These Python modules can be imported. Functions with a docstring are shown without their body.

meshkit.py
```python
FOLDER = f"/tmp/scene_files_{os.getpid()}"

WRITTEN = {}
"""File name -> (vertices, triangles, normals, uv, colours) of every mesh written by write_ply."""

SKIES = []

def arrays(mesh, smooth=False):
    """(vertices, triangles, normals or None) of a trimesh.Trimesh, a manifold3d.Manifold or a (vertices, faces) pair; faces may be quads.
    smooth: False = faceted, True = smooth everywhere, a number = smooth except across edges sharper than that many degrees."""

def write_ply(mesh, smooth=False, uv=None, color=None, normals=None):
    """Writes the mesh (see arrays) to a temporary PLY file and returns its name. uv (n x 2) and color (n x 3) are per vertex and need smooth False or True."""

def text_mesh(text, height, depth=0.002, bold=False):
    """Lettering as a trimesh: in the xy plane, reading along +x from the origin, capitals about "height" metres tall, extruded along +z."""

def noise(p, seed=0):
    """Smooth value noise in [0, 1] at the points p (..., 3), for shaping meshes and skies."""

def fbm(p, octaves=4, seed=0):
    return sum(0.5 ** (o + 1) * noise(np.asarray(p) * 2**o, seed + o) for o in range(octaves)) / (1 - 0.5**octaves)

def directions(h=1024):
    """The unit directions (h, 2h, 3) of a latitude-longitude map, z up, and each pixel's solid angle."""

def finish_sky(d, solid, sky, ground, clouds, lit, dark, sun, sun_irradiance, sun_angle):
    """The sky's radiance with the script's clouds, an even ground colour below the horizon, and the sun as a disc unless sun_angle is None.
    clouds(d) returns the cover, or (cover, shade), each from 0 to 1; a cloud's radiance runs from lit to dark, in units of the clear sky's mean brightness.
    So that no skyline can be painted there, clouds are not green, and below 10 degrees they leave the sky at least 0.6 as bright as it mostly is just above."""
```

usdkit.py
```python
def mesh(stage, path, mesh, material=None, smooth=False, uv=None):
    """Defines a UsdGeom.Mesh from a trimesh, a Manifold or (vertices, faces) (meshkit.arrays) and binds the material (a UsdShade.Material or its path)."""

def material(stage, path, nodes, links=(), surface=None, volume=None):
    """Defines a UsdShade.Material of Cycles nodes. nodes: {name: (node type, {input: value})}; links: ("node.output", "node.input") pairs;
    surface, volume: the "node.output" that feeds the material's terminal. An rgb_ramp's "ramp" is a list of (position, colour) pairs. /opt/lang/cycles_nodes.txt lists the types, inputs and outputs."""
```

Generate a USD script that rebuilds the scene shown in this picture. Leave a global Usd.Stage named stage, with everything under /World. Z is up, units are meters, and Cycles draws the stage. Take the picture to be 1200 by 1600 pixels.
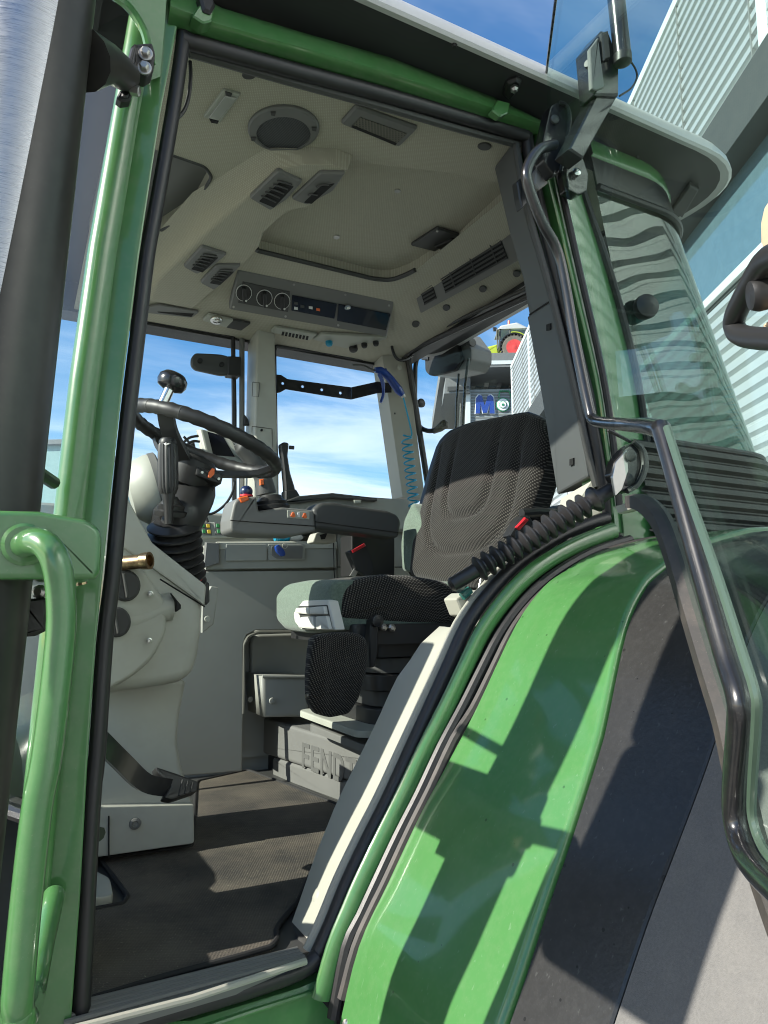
import math, random
import numpy as np, trimesh, mapbox_earcut
import usdkit, meshkit
from pxr import Gf, Sdf, Usd, UsdGeom, UsdLux, UsdShade

random.seed(7); RNG = np.random.default_rng(7)
stage = Usd.Stage.CreateInMemory()
UsdGeom.SetStageUpAxis(stage, 'Z'); UsdGeom.SetStageMetersPerUnit(stage, 1.0)
UsdGeom.Xform.Define(stage, '/World'); UsdGeom.Scope.Define(stage, '/World/Looks')

# ------------------------------------------------------------------ camera, sky, sun
YAW, PITCH, FPX, EYE = math.radians(28), math.radians(7.5), 1108.0, np.array([0, 0, 2.0])
SUN_AZ, SUN_EL = math.radians(-88), math.radians(30)
EXPOSURE, SKY, SUN = 1.0, 0.10, 1.22
Fh = np.array([math.sin(YAW), math.cos(YAW), 0]); ZZ = np.array([0, 0, 1.0])
CF = Fh * math.cos(PITCH) + ZZ * math.sin(PITCH)
CR = np.array([math.cos(YAW), -math.sin(YAW), 0])
CU = -Fh * math.sin(PITCH) + ZZ * math.cos(PITCH)
cam = UsdGeom.Camera.Define(stage, '/World/camera')
mm = np.eye(4); mm[0, :3], mm[1, :3], mm[2, :3], mm[3, :3] = CR, CU, -CF, EYE
cam.AddTransformOp().Set(Gf.Matrix4d(mm.tolist()))
cam.CreateHorizontalApertureAttr(26.0); cam.CreateVerticalApertureAttr(26.0 * 4 / 3); cam.CreateFocalLengthAttr(26.0 * FPX / 1200)
cam.CreateClippingRangeAttr(Gf.Vec2f(0.05, 5000)); cam.CreateExposureAttr(EXPOSURE)
SD = np.array([math.sin(SUN_AZ) * math.cos(SUN_EL), math.cos(SUN_AZ) * math.cos(SUN_EL), math.sin(SUN_EL)])
sun = UsdLux.DistantLight.Define(stage, '/World/sun_light')
zx = SD; xx = np.cross([0, 0, 1.0], zx); xx /= np.linalg.norm(xx); yy = np.cross(zx, xx)
sm = np.eye(4); sm[0, :3], sm[1, :3], sm[2, :3] = xx, yy, zx
sun.AddTransformOp().Set(Gf.Matrix4d(sm.tolist()))
sun.CreateNormalizeAttr(True); sun.CreateIntensityAttr(SUN); sun.CreateAngleAttr(0.5); sun.CreateColorAttr(Gf.Vec3f(1, .95, .86))
dome = UsdLux.DomeLight.Define(stage, '/World/sky'); dome.CreateIntensityAttr(1.0)
skym = usdkit.material(stage, '/World/Looks/sky_look', {
    'sky': ('sky_texture', {'sky_type': 'single_scattering', 'sun_disc': False, 'sun_elevation': SUN_EL, 'sun_rotation': SUN_AZ, 'air_density': 1.0, 'aerosol_density': .6, 'ozone_density': 2.0}),
    'g': ('texture_coordinate', {}), 'sep': ('separate_xyz', {}),
    'zc': ('math', {'math_type': 'maximum', 'value2': 0.03}), 'za': ('math', {'math_type': 'add', 'value2': 0.12}),
    'dx': ('math', {'math_type': 'divide'}), 'dy': ('math', {'math_type': 'divide'}), 'cv': ('combine_xyz', {}),
    'mp': ('mapping', {'rotation': (0, 0, .6), 'scale': (.55, 1.5, 1)}),
    'n1': ('noise_texture', {'scale': .75, 'detail': 7.0, 'roughness': .58, 'distortion': .6}),
    'r1': ('rgb_ramp', {'ramp': [(0, (0, 0, 0)), (.36, (.02,) * 3), (.47, (.28,) * 3), (.56, (.75,) * 3), (.66, (1,) * 3), (1, (1, 1, 1))]}),
    'hz': ('map_range', {'from_min': .0, 'from_max': .55, 'to_min': .92, 'to_max': .24, 'clamp': True}),
    'fm': ('math', {'math_type': 'multiply'}),
    'hs': ('hsv', {'saturation': 1.42, 'value': 1.1}),
    'mix': ('mix_color', {'b': (7.0, 7.4, 8.0), 'use_clamp': False}),
    'bg': ('background_shader', {'strength': SKY})},
    [('g.generated', 'sep.vector'), ('sep.z', 'zc.value1'), ('zc.value', 'za.value1'), ('sep.x', 'dx.value1'), ('za.value', 'dx.value2'), ('sep.y', 'dy.value1'), ('za.value', 'dy.value2'),
     ('dx.value', 'cv.x'), ('dy.value', 'cv.y'), ('cv.vector', 'mp.vector'), ('mp.vector', 'n1.vector'), ('n1.fac', 'r1.fac'), ('sep.z', 'hz.value'),
     ('r1.color', 'fm.value1'), ('hz.result', 'fm.value2'), ('fm.value', 'mix.fac'), ('sky.color', 'hs.color'), ('hs.color', 'mix.a'), ('mix.result', 'bg.color')], surface='bg.background')
UsdShade.MaterialBindingAPI.Apply(dome.GetPrim()).Bind(skym)
dome.GetPrim().SetCustomDataByKey('kind', 'structure'); dome.GetPrim().SetCustomDataByKey('label', 'blue sky with thin streaky white clouds'); dome.GetPrim().SetCustomDataByKey('category', 'sky')

# ------------------------------------------------------------------ pixel rays (photograph 1200 x 1600) to points on stated planes
def ray(x, y): return CF + CR * (x - 600) / FPX + CU * (800 - y) / FPX
def at(x, y, X=None, Y=None, Z=None, pl=None):
    d = ray(x, y)
    if pl is not None: return EYE + d * (np.dot(pl[0] - EYE, pl[1]) / np.dot(d, pl[1]))
    i, v = (0, X) if X is not None else (1, Y) if Y is not None else (2, Z)
    return EYE + d * (v - EYE[i]) / d[i]
def ats(l, **k): return [at(x, y, **k) for x, y in l]
def nrm(v): v = np.asarray(v, float); return v / np.linalg.norm(v)
def plane(p, n): return (np.asarray(p, float), nrm(n))
def PY(Y): return plane((0, Y, 0), (0, -1, 0))
def PX(X): return plane((X, 0, 0), (-1, 0, 0))
def PZ(Z): return plane((0, 0, Z), (0, 0, 1 if Z < 2 else -1))

# ------------------------------------------------------------------ mesh helpers
def cat(*m): return trimesh.util.concatenate([x for x in m if x is not None])
def TM(v, f): return trimesh.Trimesh(np.asarray(v, float), np.asarray(f, int), process=False)
def rnd(pts, r, n=4):
    """rounds the corners of a closed polygon; r one number or one per corner"""
    p = [np.asarray(q, float) for q in pts]; out = []
    for i in range(len(p)):
        rr = r[i] if np.ndim(r) else r
        a, b, c = p[i - 1], p[i], p[(i + 1) % len(p)]
        if rr <= 0: out.append(b); continue
        la, lc = np.linalg.norm(a - b), np.linalg.norm(c - b); k = min(rr, la * .49, lc * .49)
        s, e = b + (a - b) / la * k, b + (c - b) / lc * k
        for t in np.linspace(0, 1, n + 1): out.append((1 - t) ** 2 * s + 2 * t * (1 - t) * b + t * t * e)
    return out
def newell(P): return nrm(sum(np.cross(P[i], P[(i + 1) % len(P)]) for i in range(len(P))))
def basis(n):
    u = np.cross([0, 0, 1.0], n)
    u = nrm(u) if np.linalg.norm(u) > 1e-3 else np.array([1.0, 0, 0])
    return u, np.cross(n, u)
def inset(q, d):
    """moves a counter-clockwise 2-D ring inwards by d"""
    e = np.roll(q, -1, 0) - q; e /= np.linalg.norm(e, axis=1)[:, None] + 1e-12
    nn = np.stack([-e[:, 1], e[:, 0]], 1); m = nn + np.roll(nn, 1, 0); l = (m * nn).sum(1)
    return q + m / np.maximum(l, .35)[:, None] * d
def prism(P, t, bevel=.002, n=None, holes=(), up=0, steps=1):
    """closed slab: front face is the polygon P (3-D), thickness t away from n; n turns towards the camera"""
    P = np.array(P, float); nn = newell(P) if n is None else nrm(n)
    if np.dot(nn, EYE - P.mean(0)) < 0 and n is None: nn = -nn
    P = P + nn * up; u, v = basis(nn)
    if np.dot(newell(P), nn) < 0: P = P[::-1]
    q = np.stack([P @ u, P @ v], 1); off = P - q[:, :1] * u - q[:, 1:] * v
    rings = []; k = len(P)
    for s in range(steps + 1):
        a = math.pi / 2 * (1 - s / steps)
        qi = inset(q, bevel * (1 - math.cos(a))) if bevel else q
        rings.append(off + qi[:, :1] * u + qi[:, 1:] * v - nn * bevel * (1 - math.sin(a)))
        if not bevel: break
    if bevel and steps == 1:
        qi = inset(q, bevel); rings = [off + qi[:, :1] * u + qi[:, 1:] * v, P - nn * bevel]
    rings.append(P - nn * t)
    V = np.vstack(rings); F = []
    for r in range(len(rings) - 1):
        a, b = r * k, (r + 1) * k
        for i in range(k):
            j = (i + 1) % k; F += [[a + i, b + i, b + j], [a + i, b + j, a + j]]
    ring0 = np.stack([rings[0] @ u, rings[0] @ v], 1); H = [np.array(h, float) + nn * up for h in holes]
    if H:
        hq = [np.stack([h @ u, h @ v], 1) for h in H]; allq = np.vstack([ring0] + hq); ends = np.cumsum([k] + [len(h) for h in hq]).astype(np.uint32)
        tri = mapbox_earcut.triangulate_float64(allq, ends).reshape(-1, 3).astype(int)
        fv = np.vstack([rings[0]] + H); base = len(V)
        bv = np.vstack([rings[-1]] + [h - nn * t for h in H]); V = np.vstack([V, fv, bv]); nf = len(fv)
        F += [list(x + base) for x in tri] + [list(x[::-1] + base + nf) for x in tri]
        o = k
        for h in H:
            m = len(h)
            for i in range(m):
                j = (i + 1) % m; F += [[base + o + i, base + o + j, base + nf + o + j], [base + o + i, base + nf + o + j, base + nf + o + i]]
            o += m
    else:
        tri = mapbox_earcut.triangulate_float64(ring0, np.array([k], np.uint32)).reshape(-1, 3).astype(int)
        F += [list(x) for x in tri] + [list(x[::-1] + (len(rings) - 1) * k) for x in tri]
    return TM(V, F)
def plate(px, pl, t=.01, bevel=.002, r=0, up=0, holes=(), n=None, steps=1):
    if np.ndim(r) or r > 0: px = rnd(px, r)
    return prism([at(x, y, pl=pl) for x, y in px], t, bevel, n=n, up=up, holes=[[at(x, y, pl=pl) for x, y in h] for h in holes], steps=steps)
def circ(cx, cy, r, n=12, ry=None): return [(cx + r * math.cos(a), cy + (ry or r) * math.sin(a)) for a in np.linspace(0, 2 * math.pi, n, endpoint=False)]
def crom(P, n=6):
    P = np.asarray(P, float)
    if len(P) < 3: return P
    Q = np.vstack([2 * P[0] - P[1], P, 2 * P[-1] - P[-2]]); out = []
    for i in range(1, len(Q) - 2):
        a, b, c, d = Q[i - 1:i + 3]
        for t in np.linspace(0, 1, n, endpoint=False): out.append(.5 * (2 * b + (c - a) * t + (2 * a - 5 * b + 4 * c - d) * t * t + (3 * b - a - 3 * c + d) * t ** 3))
    return np.vstack(out + [P[-1]])
def bend(P, r, n=5):
    """open polyline with rounded corners"""
    P = [np.asarray(q, float) for q in P]; out = [P[0]]
    for a, b, c in zip(P, P[1:], P[2:]):
        la, lc = np.linalg.norm(a - b), np.linalg.norm(c - b); k = min(r, la * .49, lc * .49); s, e = b + (a - b) / la * k, b + (c - b) / lc * k
        out += [(1 - t) ** 2 * s + 2 * t * (1 - t) * b + t * t * e for t in np.linspace(0, 1, n + 1)]
    return np.array(out + [P[-1]])
def frames(P):
    T = np.gradient(P, axis=0); T /= np.linalg.norm(T, axis=1)[:, None] + 1e-12
    a = np.cross(T[0], [0, 0, 1.0]); a = nrm(a) if np.linalg.norm(a) > .1 else nrm(np.cross(T[0], [0, 1.0, 0])); A = [a]
    for i in range(1, len(P)):
        a = A[-1] - T[i] * np.dot(A[-1], T[i]); A.append(nrm(a))
    A = np.array(A); return T, A, np.cross(T, A)
def sweep(P, sec, cap=True):
    """sweeps the 2-D section(s) along P"""
    P = np.asarray(P, float); T, A, B = frames(P); S = [np.asarray(sec if np.ndim(sec) == 2 else sec[i], float) for i in range(len(P))]; k = len(S[0])
    V = np.vstack([P[i] + S[i][:, :1] * A[i] + S[i][:, 1:] * B[i] for i in range(len(P))]); F = []
    for r in range(len(P) - 1):
        a, b = r * k, (r + 1) * k
        for i in range(k):
            j = (i + 1) % k; F += [[a + i, a + j, b + j], [a + i, b + j, b + i]]
    if cap:
        F += [[0, i + 1, i] for i in range(1, k - 1)]; o = (len(P) - 1) * k; F += [[o, o + i, o + i + 1] for i in range(1, k - 1)]
    return TM(V, F)
def tube(P, r, n=12):
    a = np.linspace(0, 2 * math.pi, n, endpoint=False); c = np.stack([np.cos(a), np.sin(a)], 1)
    return sweep(P, c * r if np.ndim(r) == 0 else [c * x for x in r])
def lathe(prof, p0, axis, n=24):
    """profile of (height, radius) about an axis"""
    ax = nrm(axis); u, v = basis(ax); a = np.linspace(0, 2 * math.pi, n, endpoint=False)
    V = np.vstack([np.asarray(p0) + ax * h + r * (np.cos(a)[:, None] * u + np.sin(a)[:, None] * v) for h, r in prof]); F = []
    for k in range(len(prof) - 1):
        for i in range(n):
            j = (i + 1) % n; F += [[k * n + i, k * n + j, k * n + n + j], [k * n + i, k * n + n + j, k * n + n + i]]
    F += [[0, i + 1, i] for i in range(1, n - 1)]; o = (len(prof) - 1) * n; F += [[o, o + i, o + i + 1] for i in range(1, n - 1)]
    return TM(V, F)
def loft(rings, cap=True, closed=True):
    rings = [np.asarray(r, float) for r in rings]; k = len(rings[0]); V = np.vstack(rings); F = []
    for r in range(len(rings) - 1):
        for i in range(k if closed else k - 1):
            j = (i + 1) % k; a, b = r * k, (r + 1) * k; F += [[a + i, a + j, b + j], [a + i, b + j, b + i]]
    if cap and closed:
        for o, s in ((0, -1), ((len(rings) - 1) * k, 1)):
            n = newell(rings[0] if o == 0 else rings[-1]); u, v = basis(n); q = np.stack([V[o:o + k] @ u, V[o:o + k] @ v], 1)
            tri = mapbox_earcut.triangulate_float64(q, np.array([k], np.uint32)).reshape(-1, 3).astype(int); F += [list((t if s > 0 else t[::-1]) + o) for t in tri]
    m = TM(V, F); m.fix_normals(); return m
def resample(P, n):
    P = np.asarray(P, float); Q = np.vstack([P, P[:1]]); d = np.r_[0, np.cumsum(np.linalg.norm(np.diff(Q, axis=0), axis=1))]
    t = np.linspace(0, d[-1], n, endpoint=False); return np.stack([np.interp(t, d, Q[:, i]) for i in range(Q.shape[1])], 1)
def puff(P, depth, r, bulge=0, N=72, inner=10, fn=None, n=None):
    """cushion: outline P, thickness depth behind it, edge radius r, domed by bulge, fn(a, b) extra height over the outline's box"""
    P = resample(P, N); nn = newell(P)
    if n is not None: nn = nrm(n)
    elif np.dot(nn, EYE - P.mean(0)) < 0: nn = -nn
    u, v = basis(nn)
    if np.dot(newell(P), nn) < 0: P = P[::-1]
    q = np.stack([P @ u, P @ v], 1); off = P - q[:, :1] * u - q[:, 1:] * v; lo, hi = q.min(0), q.max(0); R = []
    for a in np.linspace(0, math.pi / 2, 5): qi = inset(q, r * (1 - math.sin(a))); R.append(off + qi[:, :1] * u + qi[:, 1:] * v - nn * (depth - r * (1 - math.cos(a))))
    for a in np.linspace(0, math.pi / 2, 6): qi = inset(q, r * (1 - math.cos(a))); R.append(off + qi[:, :1] * u + qi[:, 1:] * v - nn * r * (1 - math.sin(a)))
    q0 = inset(q, r); c = q0.mean(0); oc = off.mean(0)
    for s in np.linspace(1, .02, inner + 1)[1:]:
        qi = c + (q0 - c) * s; h = bulge * (1 - s * s)
        R.append(off * s + oc * (1 - s) + qi[:, :1] * u + qi[:, 1:] * v + nn * h)
    if fn is not None:
        for k in range(6, len(R)):
            qq = np.stack([R[k] @ u, R[k] @ v], 1); ab = (qq - lo) / (hi - lo); R[k] = R[k] + nn * np.array([fn(a, b) for a, b in ab])[:, None]
    return loft(R)
def box(lo, hi, b=.0):
    lo, hi = np.minimum(lo, hi), np.maximum(lo, hi)
    P = [(lo[0], lo[1], hi[2]), (hi[0], lo[1], hi[2]), (hi[0], hi[1], hi[2]), (lo[0], hi[1], hi[2])]
    return prism(P, hi[2] - lo[2], b, n=(0, 0, 1))
def obox(c, u, v, w, b=.003):
    """box from its centre and three half-axes"""
    c, u, v, w = (np.asarray(x, float) for x in (c, u, v, w)); return prism([c + w - u - v, c + w + u - v, c + w + u + v, c + w - u + v], 2 * np.linalg.norm(w), b, n=w)
def ell(c, r, sub=3): m = trimesh.creation.icosphere(sub); m.apply_scale(r); m.apply_translation(c); return m
def text3(s, h, o, u, v, d=.002, bold=False):
    m = meshkit.text_mesh(s, h, d, bold); u, v = nrm(u), nrm(v); w = np.cross(u, v); X = m.vertices; return TM(np.asarray(o) + X[:, :1] * u + X[:, 1:2] * v + X[:, 2:] * w, m.faces)

# ------------------------------------------------------------------ scene tree helpers
USED = {}
def numbered(parent, name):
    k = f'{parent}/{name}'; n = USED.get(k, 0); USED[k] = n + 1; return k if n == 0 else f'{k}_{n:03d}'
def tag(p, label=None, cat_=None, group=None, kind=None):
    for a, b in (('label', label), ('category', cat_), ('group', group), ('kind', kind)):
        if b: p.SetCustomDataByKey(a, b)
BASE = {}
def thing(name, label, cat_, base, group=None, kind=None):
    path = numbered('/World', name); x = UsdGeom.Xform.Define(stage, path); x.AddTranslateOp().Set(Gf.Vec3d(*map(float, base))); tag(x.GetPrim(), label, cat_, group, kind); BASE[path] = np.asarray(base, float); return path
def grp(parent, name, label=None):
    path = numbered(parent, name); x = UsdGeom.Xform.Define(stage, path); BASE[path] = BASE[parent]; tag(x.GetPrim(), label); return path
def add(parent, name, mesh, mat, smooth=35, label=None, kind=None):
    path = numbered(parent, name); b = BASE.get(parent, np.zeros(3)); v = np.array(mesh.vertices) - b
    usdkit.mesh(stage, path, TM(v, mesh.faces), MATS[mat], smooth=smooth); BASE[path] = b; p = stage.GetPrimAtPath(path); tag(p, label, kind=kind); return path
def top(name, mesh, mat, label, cat_, kind=None, group=None, smooth=35):
    path = add('/World', name, mesh, mat, smooth); tag(stage.GetPrimAtPath(path), label, cat_, group, kind); return path
BASE['/World'] = np.zeros(3)

# ------------------------------------------------------------------ materials
MATS = {}
def M(name, col, rough=.5, metal=0, coat=0, spec=.5, var=.12, vs=6, bump=.0, bs=250, bd=.0006, dust=0, dcol=(.33, .30, .24), ds=14, sheen=0, rv=.06, spots=0, scr=0):
    N = {'g': ('geometry', {}), 'n': ('noise_texture', {'scale': vs, 'detail': 5.0, 'roughness': .6}),
         'r': ('rgb_ramp', {'ramp': [(0, tuple(c * (1 - var) for c in col)), (.35, tuple(c * (1 - var * .5) for c in col)), (.65, tuple(c * (1 + var * .5) for c in col)), (1, tuple(c * (1 + var) for c in col))]}),
         'rr': ('map_range', {'from_min': .25, 'from_max': .75, 'to_min': max(rough - rv, .02), 'to_max': rough + rv}),
         'p': ('principled_bsdf', {'metallic': metal, 'coat_weight': coat, 'coat_roughness': .06, 'specular_ior_level': spec, 'sheen_weight': sheen})}
    L = [('g.position', 'n.vector'), ('n.fac', 'r.fac'), ('n.fac', 'rr.value'), ('rr.result', 'p.roughness')]
    src = 'r.color'
    if dust:
        N |= {'dn': ('noise_texture', {'scale': ds, 'detail': 8.0, 'roughness': .72}), 'dr': ('rgb_ramp', {'ramp': [(0, (0,) * 3), (.46, (0,) * 3), (.75, (dust,) * 3), (1, (dust,) * 3)]}),
              'sn': ('noise_texture', {'scale': 420, 'detail': 2.0}), 'sr': ('rgb_ramp', {'ramp': [(0, (0,) * 3), (.66, (0,) * 3), (.74, (dust,) * 3), (1, (dust,) * 3)]}),
              'da': ('math', {'math_type': 'add', 'use_clamp': True}), 'dm': ('mix_color', {'b': dcol})}
        L += [('g.position', 'dn.vector'), ('dn.fac', 'dr.fac'), ('g.position', 'sn.vector'), ('sn.fac', 'sr.fac'), ('dr.color', 'da.value1'), ('sr.color', 'da.value2'), ('da.value', 'dm.fac'), (src, 'dm.a')]; src = 'dm.result'
    if spots:        # dried drops and specks, each a few millimetres
        N |= {'vo': ('voronoi_texture', {'scale': 38}), 'vs': ('separate_color', {}), 'vr': ('math', {'math_type': 'multiply', 'value2': .16}), 'vl': ('math', {'math_type': 'less_than'}), 'vk': ('math', {'math_type': 'multiply', 'value2': spots}), 'vm': ('mix_color', {'b': tuple(c * .35 for c in col)}), 'vp': ('math', {'math_type': 'power', 'value2': 3.0})}
        L += [('g.position', 'vo.vector'), ('vo.color', 'vs.color'), ('vs.r', 'vp.value1'), ('vp.value', 'vr.value1'), ('vo.distance', 'vl.value1'), ('vr.value', 'vl.value2'), ('vl.value', 'vk.value1'), ('vk.value', 'vm.fac'), (src, 'vm.a')]; src = 'vm.result'
    if scr:          # long fine scratches
        N |= {'sm': ('mapping', {'rotation': (.3, .5, .2), 'scale': (150, 150, 5)}), 'sx': ('noise_texture', {'scale': 1.0, 'detail': 2.0, 'distortion': .4}), 'sq': ('rgb_ramp', {'ramp': [(0, (0,) * 3), (.68, (0,) * 3), (.74, (scr,) * 3), (1, (scr,) * 3)]}), 'sc': ('mix_color', {'b': (.45, .47, .45)})}
        L += [('g.position', 'sm.vector'), ('sm.vector', 'sx.vector'), ('sx.fac', 'sq.fac'), ('sq.color', 'sc.fac'), (src, 'sc.a')]; src = 'sc.result'
    L.append((src, 'p.base_color'))
    if bump:
        N |= {'bn': ('noise_texture', {'scale': bs, 'detail': 3.0}), 'b': ('bump', {'strength': bump, 'distance': bd})}
        L += [('g.position', 'bn.vector'), ('bn.fac', 'b.height'), ('b.normal', 'p.normal')]
    MATS[name] = usdkit.material(stage, '/World/Looks/' + name, N, L, surface='p.BSDF')
def weave(name, dark, light, p1, p2, rot, ring=None, bump=.6, thr=.42, rough=.9, dirs='xy', ns=9, na=.2):
    """woven cloth: two crossed waves of periods p1, p2 metres"""
    N = {'g': ('geometry', {}), 'mp': ('mapping', {'rotation': rot}), 'w1': ('wave_texture', {'wave_type': 'bands', 'bands_direction': dirs[0], 'scale': .314 / p1, 'distortion': .5, 'detail': 1.0, 'detail_scale': 40.0}),
         'w2': ('wave_texture', {'wave_type': 'bands', 'bands_direction': dirs[1], 'scale': .314 / p2, 'distortion': .5, 'detail': 1.0, 'detail_scale': 40.0}),
         'm': ('math', {'math_type': 'multiply'}), 'n': ('noise_texture', {'scale': ns, 'detail': 5.0, 'roughness': .7}), 'na': ('map_range', {'from_min': .3, 'from_max': .7, 'to_min': .95 - na, 'to_max': 1 + na}), 'mn': ('math', {'math_type': 'multiply'}),
         'r': ('rgb_ramp', {'ramp': [(0, dark), (thr - .15, dark), (thr + .15, light), (1, light)]}), 'b': ('bump', {'strength': bump, 'distance': .0012}), 'p': ('principled_bsdf', {'roughness': rough, 'specular_ior_level': .15, 'sheen_weight': .12})}
    L = [('g.position', 'mp.vector'), ('mp.vector', 'w1.vector'), ('mp.vector', 'w2.vector'), ('w1.fac', 'm.value1'), ('w2.fac', 'm.value2'), ('g.position', 'n.vector'), ('n.fac', 'na.value'), ('m.value', 'mn.value1'), ('na.result', 'mn.value2'),
         ('mn.value', 'r.fac'), ('r.color', 'p.base_color'), ('m.value', 'b.height'), ('b.normal', 'p.normal')]
    if ring is not None:
        N['mr'] = ('mapping', {'location': tuple(-np.asarray(ring))}); N['w1'] = ('wave_texture', {'wave_type': 'rings', 'rings_direction': 'y', 'scale': .314 / p1, 'distortion': .3, 'detail': 1.0}); N['w2'][1]['bands_direction'] = 'z'
        L = [x for x in L if x != ('mp.vector', 'w1.vector')] + [('g.position', 'mr.vector'), ('mr.vector', 'w1.vector')]
    MATS[name] = usdkit.material(stage, '/World/Looks/' + name, N, L, surface='p.BSDF')
def glass(name, tint, base=.05, grime=.0, gscale=60, refl=.85, wavy=0):
    N = {'lw': ('layer_weight', {'blend': .5}), 'pw': ('math', {'math_type': 'power', 'value2': 4.5}), 'ma': ('math', {'math_type': 'multiply_add', 'value2': refl, 'value3': base, 'use_clamp': True}),
         't': ('transparent_bsdf', {'color': tint}), 'gl': ('glossy_bsdf', {'color': (.95, 1, .97), 'roughness': .0}), 'mx': ('mix_closure', {}),
         'g': ('geometry', {}), 'n': ('noise_texture', {'scale': gscale, 'detail': 6.0, 'roughness': .75}), 'r': ('rgb_ramp', {'ramp': [(0, (0,) * 3), (.5, (grime * .12,) * 3), (.72, (grime * .5,) * 3), (1, (grime,) * 3)]}),
         's': ('noise_texture', {'scale': 330, 'detail': 1.0}), 'sr': ('rgb_ramp', {'ramp': [(0, (0,) * 3), (.70, (0,) * 3), (.76, (grime * 2.2,) * 3), (1, (grime * 2.2,) * 3)]}), 'ad': ('math', {'math_type': 'add', 'use_clamp': True}),
         'd': ('diffuse_bsdf', {'color': (.5, .52, .46)}), 'tl': ('translucent_bsdf', {'color': (.5, .52, .46)}), 'dd': ('mix_closure', {'fac': .5}), 'fx': ('mix_closure', {})}
    L = [('lw.facing', 'pw.value1'), ('pw.value', 'ma.value1'), ('ma.value', 'mx.fac'), ('t.BSDF', 'mx.closure1'), ('gl.BSDF', 'mx.closure2')]
    if wavy:
        N |= {'bn': ('noise_texture', {'scale': 2.6, 'detail': 1.0}), 'bb': ('bump', {'strength': 1.0, 'distance': wavy})}
        L += [('g.position', 'bn.vector'), ('bn.fac', 'bb.height'), ('bb.normal', 'gl.normal')]
    if grime:
        L += [('g.position', 'n.vector'), ('n.fac', 'r.fac'), ('g.position', 's.vector'), ('s.fac', 'sr.fac'), ('r.color', 'ad.value1'), ('sr.color', 'ad.value2'), ('ad.value', 'fx.fac'), ('mx.closure', 'fx.closure1'), ('d.BSDF', 'dd.closure1'), ('tl.BSDF', 'dd.closure2'), ('dd.closure', 'fx.closure2')]
        keep = N
    else: keep = {k: v for k, v in N.items() if k in ('lw', 'pw', 'ma', 't', 'gl', 'mx')}
    MATS[name] = usdkit.material(stage, '/World/Looks/' + name, keep, L, surface='fx.closure' if grime else 'mx.closure')

M('green_paint', (.055, .165, .050), .30, coat=.8, var=.08, dust=.10, ds=26, bump=.05, bs=60, bd=.002)
M('green_fender', (.058, .178, .052), .26, coat=.7, spots=.7, scr=.10, var=.05, vs=4, dust=.07, ds=60, bump=.05, bs=40, bd=.003)
M('black_paint', (.010, .010, .011), .25, coat=.4, var=.1, dust=.04)
M('black_plastic', (.016, .016, .016), .45, var=.15, bump=.25, bs=600, bd=.0003)
M('dark_plastic', (.045, .046, .044), .5, var=.1, bump=.3, bs=700, bd=.0003)
M('grey_plastic', (.14, .141, .133), .5, var=.06, bump=.3, bs=600, bd=.0003, dust=.04)
M('trim_grey', (.075, .08, .08), .5, var=.05, bump=.3, bs=600, bd=.0003)
M('beige_plastic', (.36, .362, .315), .5, var=.08, bump=.4, bs=520, bd=.0005, dust=.16, dcol=(.20, .18, .13), ds=10)
M('side_plastic', (.25, .255, .228), .5, var=.06, bump=.25, bs=600, bd=.0003, dust=.05, dcol=(.24, .22, .17))
M('cream_plastic', (.35, .342, .29), .5, var=.05, bump=.25, bs=500, bd=.0003, dust=.08, dcol=(.25, .21, .15), ds=9)
M('rubber_seal', (.017, .0165, .0175), .42, var=.15, bump=.15, bs=160, bd=.0008, dust=.018)
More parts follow.
